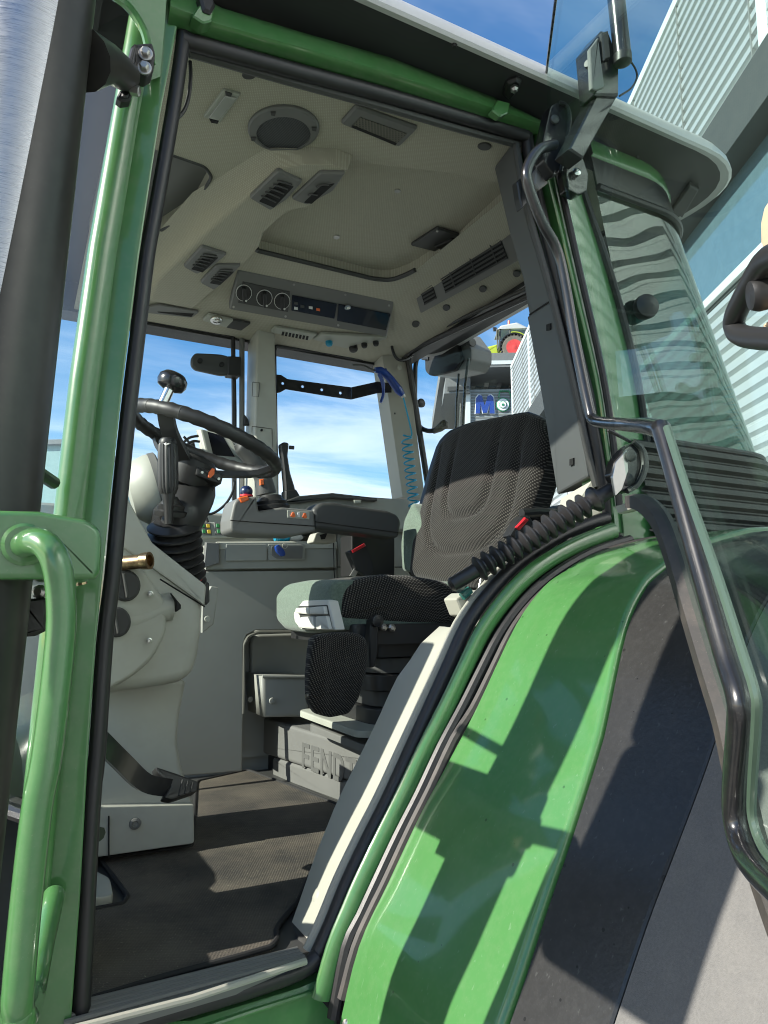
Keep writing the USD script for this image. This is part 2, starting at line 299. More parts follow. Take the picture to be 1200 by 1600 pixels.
M('dusty_rubber', (.034, .031, .029), .6, var=.2, dust=.14, dcol=(.26, .2, .16), ds=20)
M('fender_black', (.027, .0268, .026), .22, spec=.38, spots=.8, scr=.05, var=.2, bump=.13, bs=150, bd=.0025, dust=.05, dcol=(.2, .2, .2), ds=90, rv=.05)
M('fender_grey', (.105, .102, .096), .62, var=.25, vs=300, bump=.5, bs=900, bd=.0008, dust=.12, dcol=(.3, .28, .24))
M('exhaust_black', (.024, .023, .021), .36, var=.15, bump=.12, bs=90, bd=.001, dust=.05)
M('roof_white', (.50, .50, .485), .35, var=.04, dust=.06, coat=.2)
M('roof_under', (.028, .029, .030), .55, var=.1, bump=.3, bs=400)
M('headliner_plain', (.20, .19, .15), .9)
M('velour_green', (.12, .165, .125), .95, var=.35, vs=160, bump=1.0, bs=700, bd=.002, sheen=.25, dust=.15, dcol=(.3, .33, .27), ds=60)
M('white_plastic', (.62, .61, .56), .45, var=.04)
M('chrome', (.72, .72, .70), .18, metal=1, var=.05)
M('steel', (.45, .44, .42), .35, metal=1, var=.15)
M('brass', (.42, .30, .18), .3, metal=1, var=.25, vs=60)
M('red_plastic', (.55, .02, .03), .4); M('orange_plastic', (.75, .13, .02), .4); M('blue_plastic', (.008, .04, .22), .3, coat=.3); M('hose_blue', (.01, .26, .42), .3)
M('teal_plastic', (.02, .12, .10), .4); M('yellow_plastic', (.6, .42, .03), .5); M('green_plastic', (.03, .22, .07), .5); M('icon_white', (.6, .6, .58), .5)
M('dial_blue', (.006, .015, .06), .3, coat=.4)
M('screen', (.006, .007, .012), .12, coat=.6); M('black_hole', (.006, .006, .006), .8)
M('key_grey', (.34, .35, .30), .5); M('lens', (.3, .31, .28), .2, coat=.5)
M('cladding', (.44, .465, .465), .40, metal=.35, var=.05, vs=.6); M('cladding_dark', (.10, .11, .11), .6, var=.1); M('trim_light', (.55, .6, .6), .4)
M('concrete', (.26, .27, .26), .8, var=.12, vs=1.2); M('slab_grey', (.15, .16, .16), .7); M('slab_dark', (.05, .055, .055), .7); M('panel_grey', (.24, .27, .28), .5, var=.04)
M('sign_blue', (.012, .05, .28), .4); M('sign_white', (.75, .78, .8), .4); M('sign_green', (.02, .2, .09), .4); M('window_blue', (.10, .16, .19), .08, metal=.0, spec=1.0, coat=.8)
M('lime_paint', (.42, .50, .04), .3, coat=.4); M('red_paint', (.62, .06, .05), .35, coat=.3); M('tyre', (.035, .033, .03), .85, var=.2, vs=30, dust=.25); M('leaf', (.07, .14, .03), .7, var=.5, vs=20); M('bark', (.08, .06, .04), .9)
M('asphalt', (.24, .235, .22), .9, var=.25, vs=3, bump=.6, bs=120, bd=.004)
M('teal_wall', (.22, .36, .36), .6)
M('tan_plastic', (.55, .42, .28), .5, var=.05)
M('lettering_grey', (.105, .106, .10), .45)
M('mat_edge', (.012, .012, .012), .8)
weave('seat_cloth', (.012, .011, .010), (.082, .076, .067), .0056, .0086, (.55, 0, 0), thr=.42, dirs='yz')
weave('seat_cloth_arc', (.012, .011, .010), (.125, .115, .10), .0075, .0045, (.0, .35, .0), ring=(1.24, 0, 1.93), thr=.42)
weave('pad_cloth', (.012, .011, .010), (.12, .11, .095), .0062, .0045, (.0, .5, .0), ring=(1.0, 0, 1.90), thr=.42)
weave('headliner_cloth', (.345, .328, .26), (.435, .415, .33), .0055, .0055, (.0, 0, .45), bump=.3, thr=.3, ns=110, na=.75)
weave('mesh_grille', (.030, .032, .034), (.10, .105, .11), .0038, .0038, (0, 0, .7), bump=.2, thr=.25, rough=.5)
weave('perforated', (.13, .125, .10), (.012, .012, .012), .0075, .0075, (0, 0, .5), bump=.2, thr=.55, rough=.5)
glass('glass_clear', (.94, .97, .965), .004, grime=.003, refl=.12)
glass('glass_tint', (.91, .965, .945), .05, grime=.02)
glass('glass_door', (.86, .95, .915), .03, grime=.012, gscale=9, refl=.12)
M('edge_green', (.055, .085, .062), .25, coat=.4)
glass('glass_quarter', (.22, .34, .30), .085, grime=.005, wavy=.006)
M('tyre_dusty', (.15, .135, .11), .9, var=.3, vs=10)
# floor mat: ribbed rubber with trodden-in dirt
MATS['mat_rubber'] = usdkit.material(stage, '/World/Looks/mat_rubber', {
    'g': ('geometry', {}), 'mp': ('mapping', {'rotation': (0, 0, .5)}), 'w1': ('wave_texture', {'bands_direction': 'x', 'scale': .314 / .006}), 'w2': ('wave_texture', {'bands_direction': 'y', 'scale': .314 / .006}),
    'm': ('math', {'math_type': 'multiply'}), 'n': ('noise_texture', {'scale': 4.2, 'detail': 9.0, 'roughness': .72}), 'r': ('rgb_ramp', {'ramp': [(0, (.03, .029, .027)), (.36, (.046, .043, .039)), (.55, (.095, .083, .067)), (.75, (.13, .115, .09)), (1, (.17, .15, .12))]}),
    's': ('noise_texture', {'scale': 260, 'detail': 1.0}), 'sr': ('rgb_ramp', {'ramp': [(0, (0,) * 3), (.69, (0,) * 3), (.74, (.6,) * 3), (1, (.6,) * 3)]}), 'x': ('mix_color', {'b': (.3, .28, .2)}), 'b': ('bump', {'strength': .6, 'distance': .0015}), 'p': ('principled_bsdf', {'roughness': .75, 'specular_ior_level': .3})},
    [('g.position', 'mp.vector'), ('mp.vector', 'w1.vector'), ('mp.vector', 'w2.vector'), ('w1.fac', 'm.value1'), ('w2.fac', 'm.value2'), ('m.value', 'b.height'), ('g.position', 'n.vector'), ('n.fac', 'r.fac'), ('g.position', 's.vector'), ('s.fac', 'sr.fac'), ('r.color', 'x.a'), ('sr.color', 'x.fac'),
     ('x.result', 'p.base_color'), ('b.normal', 'p.normal')], surface='p.BSDF')
# brushed stainless guard of the exhaust: short curved scratches
MATS['stainless'] = usdkit.material(stage, '/World/Looks/stainless', {
    'g': ('geometry', {}), 'mp': ('mapping', {'rotation': (.2, .5, .3), 'scale': (12, 12, 190)}), 'n': ('noise_texture', {'scale': 3.0, 'detail': 5.0, 'roughness': .7, 'distortion': .8}), 'mr': ('map_range', {'from_min': .3, 'from_max': .7, 'to_min': .22, 'to_max': .5}),
    'b': ('bump', {'strength': .35, 'distance': .0008}), 'cr': ('rgb_ramp', {'ramp': [(0, (.24, .25, .27)), (1, (.56, .57, .59))]}), 'p': ('principled_bsdf', {'metallic': 1.0})},
    [('g.position', 'mp.vector'), ('mp.vector', 'n.vector'), ('n.fac', 'mr.value'), ('mr.result', 'p.roughness'), ('n.fac', 'b.height'), ('b.normal', 'p.normal'), ('n.fac', 'cr.fac'), ('cr.color', 'p.base_color')], surface='p.BSDF')

# ================================================================== the setting
gm = TM([(-400, -400, 0), (400, -400, 0), (400, 400, 0), (-400, 400, 0)], [[0, 1, 2], [0, 2, 3]])
top('ground', gm, 'asphalt', 'grey asphalt yard around the tractor', 'ground', kind='structure', smooth=False)

# ------------------------------------------------------------------ long corrugated hall on the right: facade plane runs along DB, sun-lit side faces the camera
DBY = math.radians(29.6); DB = np.array([math.sin(DBY), math.cos(DBY), 0]); RB = np.array([math.cos(DBY), -math.sin(DBY), 0]); LB = 5.0
def fac(t, h, out=0): return EYE + RB * (LB - out) + DB * t + ZZ * h       # h above the eye
HALL = thing('corrugated_hall', 'long hall clad in pale corrugated metal with a glazed strip, right of the tractor', 'building', fac(10, -2.0))
T0, T1 = -16.0, 31.4
def corr(t0, t1, h0, h1, pitch=.215, depth=.066, out=0, vertical=False):
    n = max(2, int(round((h1 - h0) / pitch))); p = (h1 - h0) / n; rows = []
    for k in range(n):
        for f, o in ((0, 0), (.10, 0), (.28, depth), (.72, depth), (.90, 0)): rows.append((h0 + (k + f) * p, o + out))
    rows.append((h1, out)); V = []; F = []
    for h, o in rows: V += [fac(t0, h, o), fac(t1, h, o)]
    for i in range(len(rows) - 1): F += [[2 * i, 2 * i + 1, 2 * i + 3], [2 * i, 2 * i + 3, 2 * i + 2]]
    return TM(V, F)
def fbox(t0, t1, h0, h1, o0, o1): return prism([fac(t0, h1, o1), fac(t1, h1, o1), fac(t1, h0, o1), fac(t0, h0, o1)], o1 - o0, .004, n=-RB)
top_h, band_h, gl1, gl0, low_h = 2.135 * LB, 1.46 * LB, 1.30 * LB, .985 * LB, .945 * LB
joints = [T0, -9, -2, 3.0, 8.9, 15, 21, 27, T1]
for a, b in zip(joints, joints[1:]):
    add(HALL, 'cladding_panel', corr(a + .06, b - .06, band_h, top_h), 'cladding', smooth=False)
    add(HALL, 'lower_cladding_panel', corr(a + .06, b - .06, -1.9, low_h), 'cladding', smooth=False)
    add(HALL, 'window_pane', fbox(a + .05, b - .05, gl0, gl1, -.12, -.08), 'window_blue')
for t in joints:
    add(HALL, 'vertical_trim', fbox(t - .12, t + .12, band_h, top_h, -.02, .075), 'trim_light')
    add(HALL, 'lower_vertical_trim', fbox(t - .12, t + .12, -1.95, low_h, -.02, .075), 'trim_light')
    add(HALL, 'window_mullion', fbox(t - .05, t + .05, gl0, gl1, -.1, .02), 'slab_dark')
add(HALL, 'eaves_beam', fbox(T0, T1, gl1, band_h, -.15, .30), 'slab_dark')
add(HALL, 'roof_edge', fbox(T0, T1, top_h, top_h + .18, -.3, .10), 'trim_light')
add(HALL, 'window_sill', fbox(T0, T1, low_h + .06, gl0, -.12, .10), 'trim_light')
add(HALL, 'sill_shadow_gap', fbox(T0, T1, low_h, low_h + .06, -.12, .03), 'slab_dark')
add(HALL, 'plinth', fbox(T0, T1, -2.0, -1.9, -.2, .10), 'concrete')
for t in np.arange(T0 + 1.2, T1, 2.4):
    add(HALL, 'sheet_joint', fbox(t - .015, t + .015, band_h + .01, top_h - .01, .02, .082), 'slab_grey')
    add(HALL, 'lower_sheet_joint', fbox(t - .015, t + .015, -1.88, low_h - .01, .02, .082), 'slab_grey')
for t in (5.6, 17.5): add(HALL, 'downpipe', tube(np.array([fac(t, gl1, .36), fac(t, -1.9, .16)]) if 0 else np.array([fac(t, low_h, .16), fac(t, -1.9, .16)]), .05, 10), 'trim_light')
core = prism([fac(T0, top_h, -.2), fac(T1, top_h, -.2), fac(T1, top_h, -18), fac(T0, top_h, -18)], top_h + 2.0, 0, n=(0, 0, 1)); add(HALL, 'hall_body', core, 'cladding_dark', smooth=False)

# ------------------------------------------------------------------ showroom with the sign, far behind the rear window
PB = plane(EYE + DB * 46, -DB)
SHOW = thing('showroom_building', 'grey flat-roofed showroom with a deep roof slab, seen through the rear window', 'building', EYE + DB * 46 + RB * 6 - ZZ * 2)
def showp(l, depth, t, b=.01): return prism([at(x, y, pl=plane(EYE + DB * depth, -DB)) for x, y in l], t, b, n=-DB)
add(SHOW, 'roof_slab', showp([(690, 553), (960, 548), (960, 571), (690, 575)], 44, 16), 'slab_grey')
add(SHOW, 'slab_edge_trim', showp([(736, 564), (960, 560), (960, 566), (736, 570)], 43.95, .04), 'trim_light')
add(SHOW, 'wall', showp([(730, 572), (960, 568), (960, 950), (730, 950)], 48, 12), 'cladding_dark')
for k in range(5): add(SHOW, 'ceiling_beam', showp([(742 + k * 20, 578), (748 + k * 20, 578), (743 + k * 20, 604), (736 + k * 20, 604)], 47.2, .7), 'steel' if k % 2 else 'slab_grey')
add(SHOW, 'upper_window', showp([(736, 577), (900, 574), (900, 603), (736, 604)], 47.9, .05), 'window_blue')
add(SHOW, 'side_wing', showp([(697, 583), (735, 580), (735, 613), (694, 615)], 45, 3), 'slab_grey')
add(SHOW, 'wing_soffit', showp([(699, 604), (733, 603), (733, 609), (699, 611)], 44.9, .05), 'slab_dark')
SIGN = thing('company_sign', 'grey ribbed sign wall with a big blue M and a green and white wheel', 'sign', at(765, 690, pl=PB))
add(SIGN, 'sign_panel', showp([(729, 609), (900, 605), (900, 905), (729, 905)], 45.6, .3), 'panel_grey')
add(SIGN, 'corner_post', showp([(728, 608), (735, 608), (735, 905), (728, 905)], 45.4, .4), 'trim_light')
for k in range(24): add(SIGN, 'rib', showp([(736, 612 + k * 4.4), (900, 611 + k * 4.4), (900, 613 + k * 4.4), (736, 614 + k * 4.4)], 45.58, .05, 0), 'slab_grey', smooth=False)
su, sv = RB, ZZ
def sgn(l, d, t, r=0): return prism([at(x, y, pl=plane(EYE + DB * d, -DB)) for x, y in (rnd(l, r) if r else l)], t, .01, n=-DB)
mo = [(743, 646), (744, 622), (748, 617), (753, 618), (757.5, 634), (762, 618), (767, 617), (771, 621), (773, 646), (765.5, 646), (765, 631), (760.5, 645), (754.5, 645), (751, 630), (750, 646)]
mc = np.mean(mo, 0); mo2 = [tuple(mc + (np.array(p) - mc) * 1.0 + np.sign(np.array(p) - mc) * 1.1) for p in mo]
add(SIGN, 'letter_outline', sgn(mo2, 45.5, .06), 'sign_white', smooth=False); add(SIGN, 'letter_m', sgn(mo, 45.44, .06), 'sign_blue', smooth=False)
for rr, mt, d in ((11, 'sign_green', 45.5), (9.3, 'sign_white', 45.46), (6, 'sign_green', 45.42), (5, 'sign_white', 45.38), (2, 'sign_green', 45.34)): add(SIGN, 'wheel_emblem', sgn(circ(786, 632, rr, 24), d, .05), mt)
wc = [at(x, y, pl=plane(EYE + DB * 45.5, -DB)) for x, y in [(779, 621), (781, 611), (795, 611), (799, 621), (806, 622)]]; add(SIGN, 'cab_emblem', tube(np.array(wc), .05, 6), 'sign_green')

# ------------------------------------------------------------------ small lime tractor parked on the showroom roof
RT = thing('rooftop_tractor', 'lime yellow tractor with a red-rimmed wheel on the showroom roof', 'tractor', at(785, 556, pl=plane(EYE + DB * 47, -DB)))
def rt(l, d0, d1, b=.05, r=0): return prism([at(x, y, pl=plane(EYE + DB * d0, -DB)) for x, y in (rnd(l, r) if r else l)], d1 - d0, b, n=-DB)
add(RT, 'hood', rt([(750, 557), (753, 548), (762, 541), (778, 537), (780, 556)], 46.6, 47.8, .12, 2), 'lime_paint')
add(RT, 'front_fender', tube(np.array([at(x, y, pl=plane(EYE + DB * 46.4, -DB)) for x, y in [(747, 551), (752, 551), (758, 554), (762, 558)]]), .1, 8), 'black_plastic')
for nm, dd in (('front_wheel', 46.2), ('front_wheel', 48)):
    c = at(752, 562, pl=plane(EYE + DB * dd, -DB)); W = grp(RT, nm); add(W, 'tyre', lathe([(-.2, .35), (-.2, .58), (-.12, .66), (.12, .66), (.2, .58), (.2, .35)], c, DB, 28), 'tyre'); add(W, 'rim', lathe([(-.19, .38), (-.212, .37), (-.203, .2), (-.23, .08)], c, DB, 20), 'red_paint')
for nm, dd in (('rear_wheel', 46.1), ('rear_wheel', 48.2)):
    c = at(803, 545, pl=plane(EYE + DB * dd, -DB)); W = grp(RT, nm); ang = np.linspace(0, 2 * math.pi, 25)[:-1]
    add(W, 'tyre', cat(lathe([(-.3, .5), (-.3, .78), (-.22, .86), (.22, .86), (.3, .78), (.3, .5)], c, DB, 36), *[obox(c + .88 * (RB * math.cos(a) + ZZ * math.sin(a)), (RB * math.cos(a) + ZZ * math.sin(a)) * .05, (-RB * math.sin(a) + ZZ * math.cos(a)) * .045, DB * .29, .01) for a in ang]), 'tyre_dusty')
    add(W, 'rim', lathe([(-.29, .56), (-.312, .55), (-.305, .48), (-.302, .2), (-.34, .12), (-.34, .04)], c, DB, 24), 'red_paint')
    fa = np.radians(np.linspace(20, 190, 14)); add(RT, 'mudguard', sweep(np.array([c + .98 * (RB * math.cos(a) + ZZ * math.sin(a)) for a in fa]), np.array([(-.34, -.03), (.34, -.03), (.34, .03), (-.34, .03)])), 'black_plastic')
    add(RT, 'mudguard_cover', sweep(np.array([c + 1.08 * (RB * math.cos(a) + ZZ * math.sin(a)) for a in np.radians(np.linspace(40, 100, 9))]), np.array([(-.3, -.03), (.3, -.03), (.3, .03), (-.3, .03)])), 'lime_paint')
CABR = grp(RT, 'cab')
add(CABR, 'roof', rt([(777, 514), (783, 508), (808, 503), (825, 511), (824, 514)], 46.2, 48.2, .1, 2), 'roof_white')
for l in ([(780, 513), (783, 513), (782, 548), (779, 548)], [(796, 511), (798, 511), (798, 530), (796, 530)], [(821, 513), (824, 513), (822, 530), (819, 530)]):
    for d in (46.25, 48.0): add(CABR, 'pillar', rt(l, d, d + .1, .02), 'dark_plastic')
add(CABR, 'side_glass', rt([(783, 513), (796, 511), (796, 530), (790, 540), (782, 548)], 46.28, 46.32, 0), 'glass_tint'); add(CABR, 'side_glass', rt([(798, 511), (821, 513), (820, 527), (798, 528)], 46.28, 46.32, 0), 'glass_tint')
add(RT, 'chassis', rt([(776, 545), (795, 545), (795, 558), (776, 558)], 46.7, 47.7), 'lime_paint'); add(RT, 'seat_body', rt([(800, 520), (808, 520), (808, 532), (798, 532)], 46.9, 47.5), 'dark_plastic')
add(RT, 'exhaust', tube(np.array([at(x, y, pl=plane(EYE + DB * 46.5, -DB)) for x, y in [(778, 545), (776, 515), (775, 512)]]), .05, 8), 'black_plastic')
add(RT, 'mirror', rt([(770, 511), (775, 511), (775, 517), (771, 517)], 46.0, 46.1, .02), 'black_plastic'); add(RT, 'warning_light', tube(np.array([at(795, y, pl=plane(EYE + DB * 47, -DB)) for y in (508, 501)]), .07, 8), 'orange_plastic')

# ------------------------------------------------------------------ small far things on the left
FB = plane(EYE + Fh * 30, -Fh)
HUT = thing('far_building', 'small teal-grey building far behind the windshield at the left', 'building', at(98, 930, pl=FB))
add(HUT, 'wall', prism([at(x, y, pl=FB) for x, y in [(60, 692), (128, 690), (128, 950), (60, 950)]], 8, .02, n=-Fh), 'teal_wall'); add(HUT, 'roof_edge', prism([at(x, y, pl=plane(EYE + Fh * 29.8, -Fh)) for x, y in [(58, 687), (130, 685), (130, 693), (58, 695)]], 9, .02, n=-Fh), 'slab_grey')
def bush(name, label, cat_, px, py, depth, rx, rz, n=2600):
    c = at(px, py, pl=plane(EYE + Fh * depth, -Fh)); T = thing(name, label, cat_, (c[0], c[1], 0)); d = RNG.normal(size=(n, 3)); d /= np.linalg.norm(d, axis=1)[:, None]
    p = d * (RNG.random((n, 1)) ** .4) * (1 + .35 * np.sin(d[:, :1] * 7 + d[:, 2:] * 5)); p = c + p * [rx, rx, rz]
    a = RNG.normal(size=(n, 3)); b = RNG.normal(size=(n, 3)); a *= .11 / np.linalg.norm(a, axis=1)[:, None]; b *= .11 / np.linalg.norm(b, axis=1)[:, None]
    V = np.stack([p - a, p + b, p + a, p - b], 1).reshape(-1, 3); i = np.arange(n)[:, None] * 4; F = np.vstack([i + [0, 1, 2], i + [0, 2, 3]])
    add(T, 'crown', TM(V, F), 'leaf', smooth=False); add(T, 'trunk', tube(np.array([(c[0], c[1], 0), (c[0] + .1, c[1], c[2] * .5), (c[0], c[1], c[2])]), [.16, .12, .05], 8), 'bark')
bush('leafy_tree', 'leafy green tree top showing low behind the steering column boot', 'tree', 226, 872, 26, 1.6, 1.3)

# ================================================================== the tractor
TR = thing('tractor', 'green farm tractor with its cab door swung open, seat and controls inside', 'tractor', (.8, 2.1, 0))
YD, YR = 1.31, 2.88
# ---- opening curve (in the plane of the door) and fender profile
SEALC = [(497, 1492), (520, 1440), (544, 1380), (576, 1312), (608, 1248), (641, 1175), (675, 1100), (704, 1035), (731, 975), (762, 930), (800, 888), (840, 858), (883, 833), (920, 818), (948, 809)]
SEAL3 = np.array(ats(SEALC, Y=YD)); PRZ, PRX = SEAL3[:, 2], SEAL3[:, 0]
def on_profile(x, y, dX=0.0):
    """where the pixel's ray meets the surface swept sideways from the opening's curve"""
    d = ray(x, y); lo, hi = .5, 3.5; ts = np.linspace(lo, hi, 600); P = EYE + d * ts[:, None]; s = P[:, 0] - np.interp(P[:, 2], PRZ, PRX) - dX
    i = np.nonzero(s[:-1] * s[1:] <= 0)[0][0]; k = s[i] / (s[i] - s[i + 1]); return P[i] + (P[i + 1] - P[i]) * k
FENC = [(528, 1620), (562, 1480), (608, 1380), (660, 1270), (700, 1195), (747, 1105), (808, 976), (851, 917), (883, 893), (915, 872), (947, 859), (1000, 845), (1040, 838)]
F3 = np.array(ats(FENC, Y=1.235)); prof = np.vstack([[(.50, .95), (.53, 1.12)], F3[:, [0, 2]], [(1.62, 2.175), (1.95, 2.15), (2.25, 2.02), (2.5, 1.78), (2.65, 1.45), (2.7, 1.1)]])
prof = crom(np.c_[prof, np.zeros(len(prof))], 4)[:, :2]
tn = np.gradient(prof, axis=0); tn /= np.linalg.norm(tn, axis=1)[:, None]; pn = np.stack([-tn[:, 1], tn[:, 0]], 1)       # outward normal of the profile (forward and up)
FEN = grp(TR, 'rear_fender')
def strip(sec):
    """fender band: section points (Y, offset along the normal)"""
    return loft([np.c_[prof + pn * o, np.full(len(prof), y)][:, [0, 2, 1]] for y, o in sec], cap=False, closed=False)
def gy(i, a=.86, b=.965): return a
yb = np.interp(prof[:, 1], [1.2, 1.43, 1.63, 1.79, 1.94, 2.07, 2.2], [.84, .851, .869, .897, .935, .967, .985])
def stripv(ys, sec): return loft([np.c_[prof[:, 0] + pn[:, 0] * o, ys + dy, prof[:, 1] + pn[:, 1] * o] for dy, o in sec], cap=False, closed=False)
add(FEN, 'inner_panel', loft([np.c_[prof[:, 0] + pn[:, 0] * o, np.full(len(prof), 1.238) if y else yb + dy, prof[:, 1] + pn[:, 1] * o] for y, dy, o in [(1, 0, -.03), (1, 0, .0), (0, .012, .0), (0, .004, -.003), (0, 0, -.010), (0, 0, -.03)]], cap=False, closed=False), 'green_fender', smooth=40)
add(FEN, 'middle_panel', loft([np.c_[prof[:, 0] + pn[:, 0] * o, yb - .004 if k else np.full(len(prof), y), prof[:, 1] + pn[:, 1] * o] for k, y, o in [(1, 0, -.03), (1, 0, -.011), (0, .702, -.011), (0, .699, -.014), (0, .699, -.03)]], cap=False, closed=False), 'fender_black', smooth=40)
add(FEN, 'outer_panel', strip([(.697, -.04), (.697, -.014), (.36, -.014), (.33, -.03), (.33, -.08)]), 'fender_grey', smooth=40)
add(FEN, 'underside', strip([(1.23, -.05), (.34, -.085)]), 'black_plastic')
add(FEN, 'bolt', lathe([(0, .009), (.006, .009), (.009, .005)], at(545, 1597, Y=1.225) + np.array([-.004, -.004, 0]), (-.6, -.7, .3), 8), 'steel')
WH = grp(TR, 'rear_wheel'); wc_ = np.array([1.62, .80, .86])
add(WH, 'tyre', cat(lathe([(-.26, .5), (-.30, .82), (-.22, 1.0), (.22, 1.0), (.30, .82), (.26, .5)], wc_, (0, 1, 0), 48), *[obox(wc_ + np.array([math.cos(a) * 1.02, s * .13, math.sin(a) * 1.02]), np.array([math.cos(a), 0, math.sin(a)]) * .035, np.array([-math.sin(a) * .8, s * .6, math.cos(a) * .8]) * .03, np.array([-math.sin(a) * .5, -s * .8, math.cos(a) * .5]) * .15, .01) for a in np.linspace(0, 2 * math.pi, 21)[:-1] for s in (-1, 1)]), 'tyre'); add(WH, 'rim', lathe([(-.25, .54), (-.272, .53), (-.262, .2), (-.30, .1)], wc_, (0, 1, 0), 32), 'red_paint')

# ---- cab frame
FR = grp(TR, 'cab_frame')
st = [(-60, 214, 300), (40, 206, 277), (180, 183, 250), (400, 145, 217), (600, 117, 192), (780, 97, 172), (1000, 72, 150), (1200, 50, 136), (1400, 28, 125), (1650, -2, 107)]
rings = []
for py, xl, xr in st:
    a, g, b = at(xl, py, Y=1.34), at(xl + (xr - xl) * .45, py, Y=1.30), at(xr, py, Y=1.30)
    e = nrm(g - a); o = np.array([0.0, -1, 0]); o = nrm(o - e * np.dot(o, e)); w = np.linalg.norm(g - a)
    arc = [a + e * w * (.5 - .5 * math.cos(t)) + o * .03 * math.sin(t) for t in np.linspace(0, math.pi, 9)]
    rings.append(arc + [g + (b - g) * .12 + np.array([0, .006, 0]), b + np.array([-.004, -.002, 0]), b, b + np.array([.0, .06, 0]), a + np.array([0, .022, 0])])
add(FR, 'front_pillar', loft(rings), 'green_paint', smooth=38)
hd_top = [(262, -30), (345, 18), (470, 56), (600, 92), (770, 158), (842, 196)]; hd_bot = [(262, 36), (330, 58), (470, 96), (600, 132), (725, 172), (842, 208)]
rings = []
for k in range(6):
    a, b = at(*hd_top[k], Y=1.318), at(*hd_bot[k], Y=1.298); m = (a + b) / 2
    rings.append([a, a + (m - a) * .35 + np.array([0, -.022, 0]), m + np.array([0, -.03, -.002]), b + (m - b) * .35 + np.array([0, -.026, 0]), b, b + np.array([0, .06, 0.02]), a + np.array([0, .06, 0.02])])
add(FR, 'door_header', loft(rings), 'green_paint', smooth=50)
add(FR, 'corner_gusset', loft([[at(x, y, Y=Yv) for x, y in l] for l, Yv in (([(172, -30), (262, -30), (258, 30), (250, 120), (236, 125), (228, 60), (205, 22), (180, 4)], 1.262), ([(172, -30), (262, -30), (258, 30), (250, 120), (236, 125), (228, 60), (205, 22), (180, 4)], 1.33))]), 'green_paint', smooth=30)
add(FR, 'gusset_lip', tube(crom([at(x, y, Y=1.258) for x, y in [(176, -8), (203, 14), (226, 52), (236, 100)]], 5), .008, 8), 'green_paint')
# green bead, gasket and grey seal running down the curved rear edge of the opening
def off(pts, dx, dy, **k): return np.array(ats([(x + dx, y + dy) for x, y in pts], **k))
green_c = [(502, 1560), (524, 1480), (548, 1420), (565, 1380), (597, 1312), (630, 1245), (664, 1172), (699, 1102), (728, 1040), (755, 985), (787, 940), (822, 902), (860, 874), (900, 852), (935, 838), (960, 829)]
gap_c = [(520, 1590), (541, 1480), (564, 1430), (587, 1380), (622, 1305), (655, 1240), (690, 1165), (722, 1105), (752, 1045), (778, 995), (808, 952), (842, 916), (876, 890), (912, 869), (945, 855), (985, 843)]
gry_c = [(535, 1560), (556, 1480), (580, 1425), (602, 1380), (640, 1298), (673, 1232), (709, 1155), (739, 1108), (768, 1050), (796, 993), (822, 955), (856, 920), (888, 896), (920, 876), (950, 862), (1000, 848), (1040, 842)]
add(FR, 'door_jamb', sweep(crom(ats(green_c, Y=1.275), 3), [[math.cos(a) * .0135, math.sin(a) * .02] for a in np.linspace(0, 2 * math.pi, 12, endpoint=False)]), 'green_paint')
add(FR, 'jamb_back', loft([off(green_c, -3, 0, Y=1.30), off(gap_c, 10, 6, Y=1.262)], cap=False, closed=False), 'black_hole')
add(FR, 'fender_gasket', tube(crom(ats(gap_c, Y=1.262), 3), .0115, 8), 'rubber_seal'); add(FR, 'fender_seal', tube(crom(ats(gry_c, Y=1.25), 3), .0105, 8), 'dusty_rubber')
add(FR, 'lower_side_panel', prism(ats([(100, 1602), (300, 1598), (470, 1546), (512, 1528), (528, 1600), (545, 1900), (60, 1900)], Y=1.297), .05, .006), 'green_paint')
add(FR, 'panel_fold', tube(np.array(ats([(300, 1612), (400, 1578), (505, 1545)], Y=1.295)), .005, 8), 'green_paint')
# rear door post: seals, green strip, grey inner trim
post = [(838, 205), (848, 270), (880, 420), (918, 590), (942, 720), (962, 822)]
add(FR, 'rear_post', loft([[a, b, b + np.array([.0, .1, 0]), a + np.array([0, .1, 0])] for a, b in zip(ats([(842, 200), (858, 285), (893, 430), (932, 590), (950, 720), (962, 830)], Y=1.30), ats([(872, 215), (880, 280), (912, 430), (948, 590), (970, 720), (978, 835)], Y=1.31))]), 'green_paint', smooth=30)
add(FR, 'post_highlight_rib', tube(crom(ats([(858, 282), (893, 430), (931, 590), (951, 720)], Y=1.288), 4), .004, 8), 'green_paint')
add(FR, 'post_seal', tube(crom(ats([(872, 272), (905, 420), (940, 575), (958, 690), (968, 790)], Y=1.292), 4), .0085, 8), 'rubber_seal')
add(FR, 'outer_post', loft([[a, (a + b) / 2 + np.array([-.006, -.012, 0]), b, b + np.array([.03, .06, 0]), a + np.array([.0, .08, 0])] for a, b in zip(ats([(868, 262), (908, 425), (944, 580), (962, 690), (976, 845)], Y=1.30), ats([(910, 280), (950, 425), (988, 570), (1008, 690), (1030, 845)], Y=1.31))]), 'green_paint', smooth=30)
add(FR, 'quarter_glass_seal', tube(crom(ats([(900, 262), (918, 320), (955, 430), (992, 570), (1012, 690)], Y=1.30), 4), .0095, 8), 'rubber_seal')
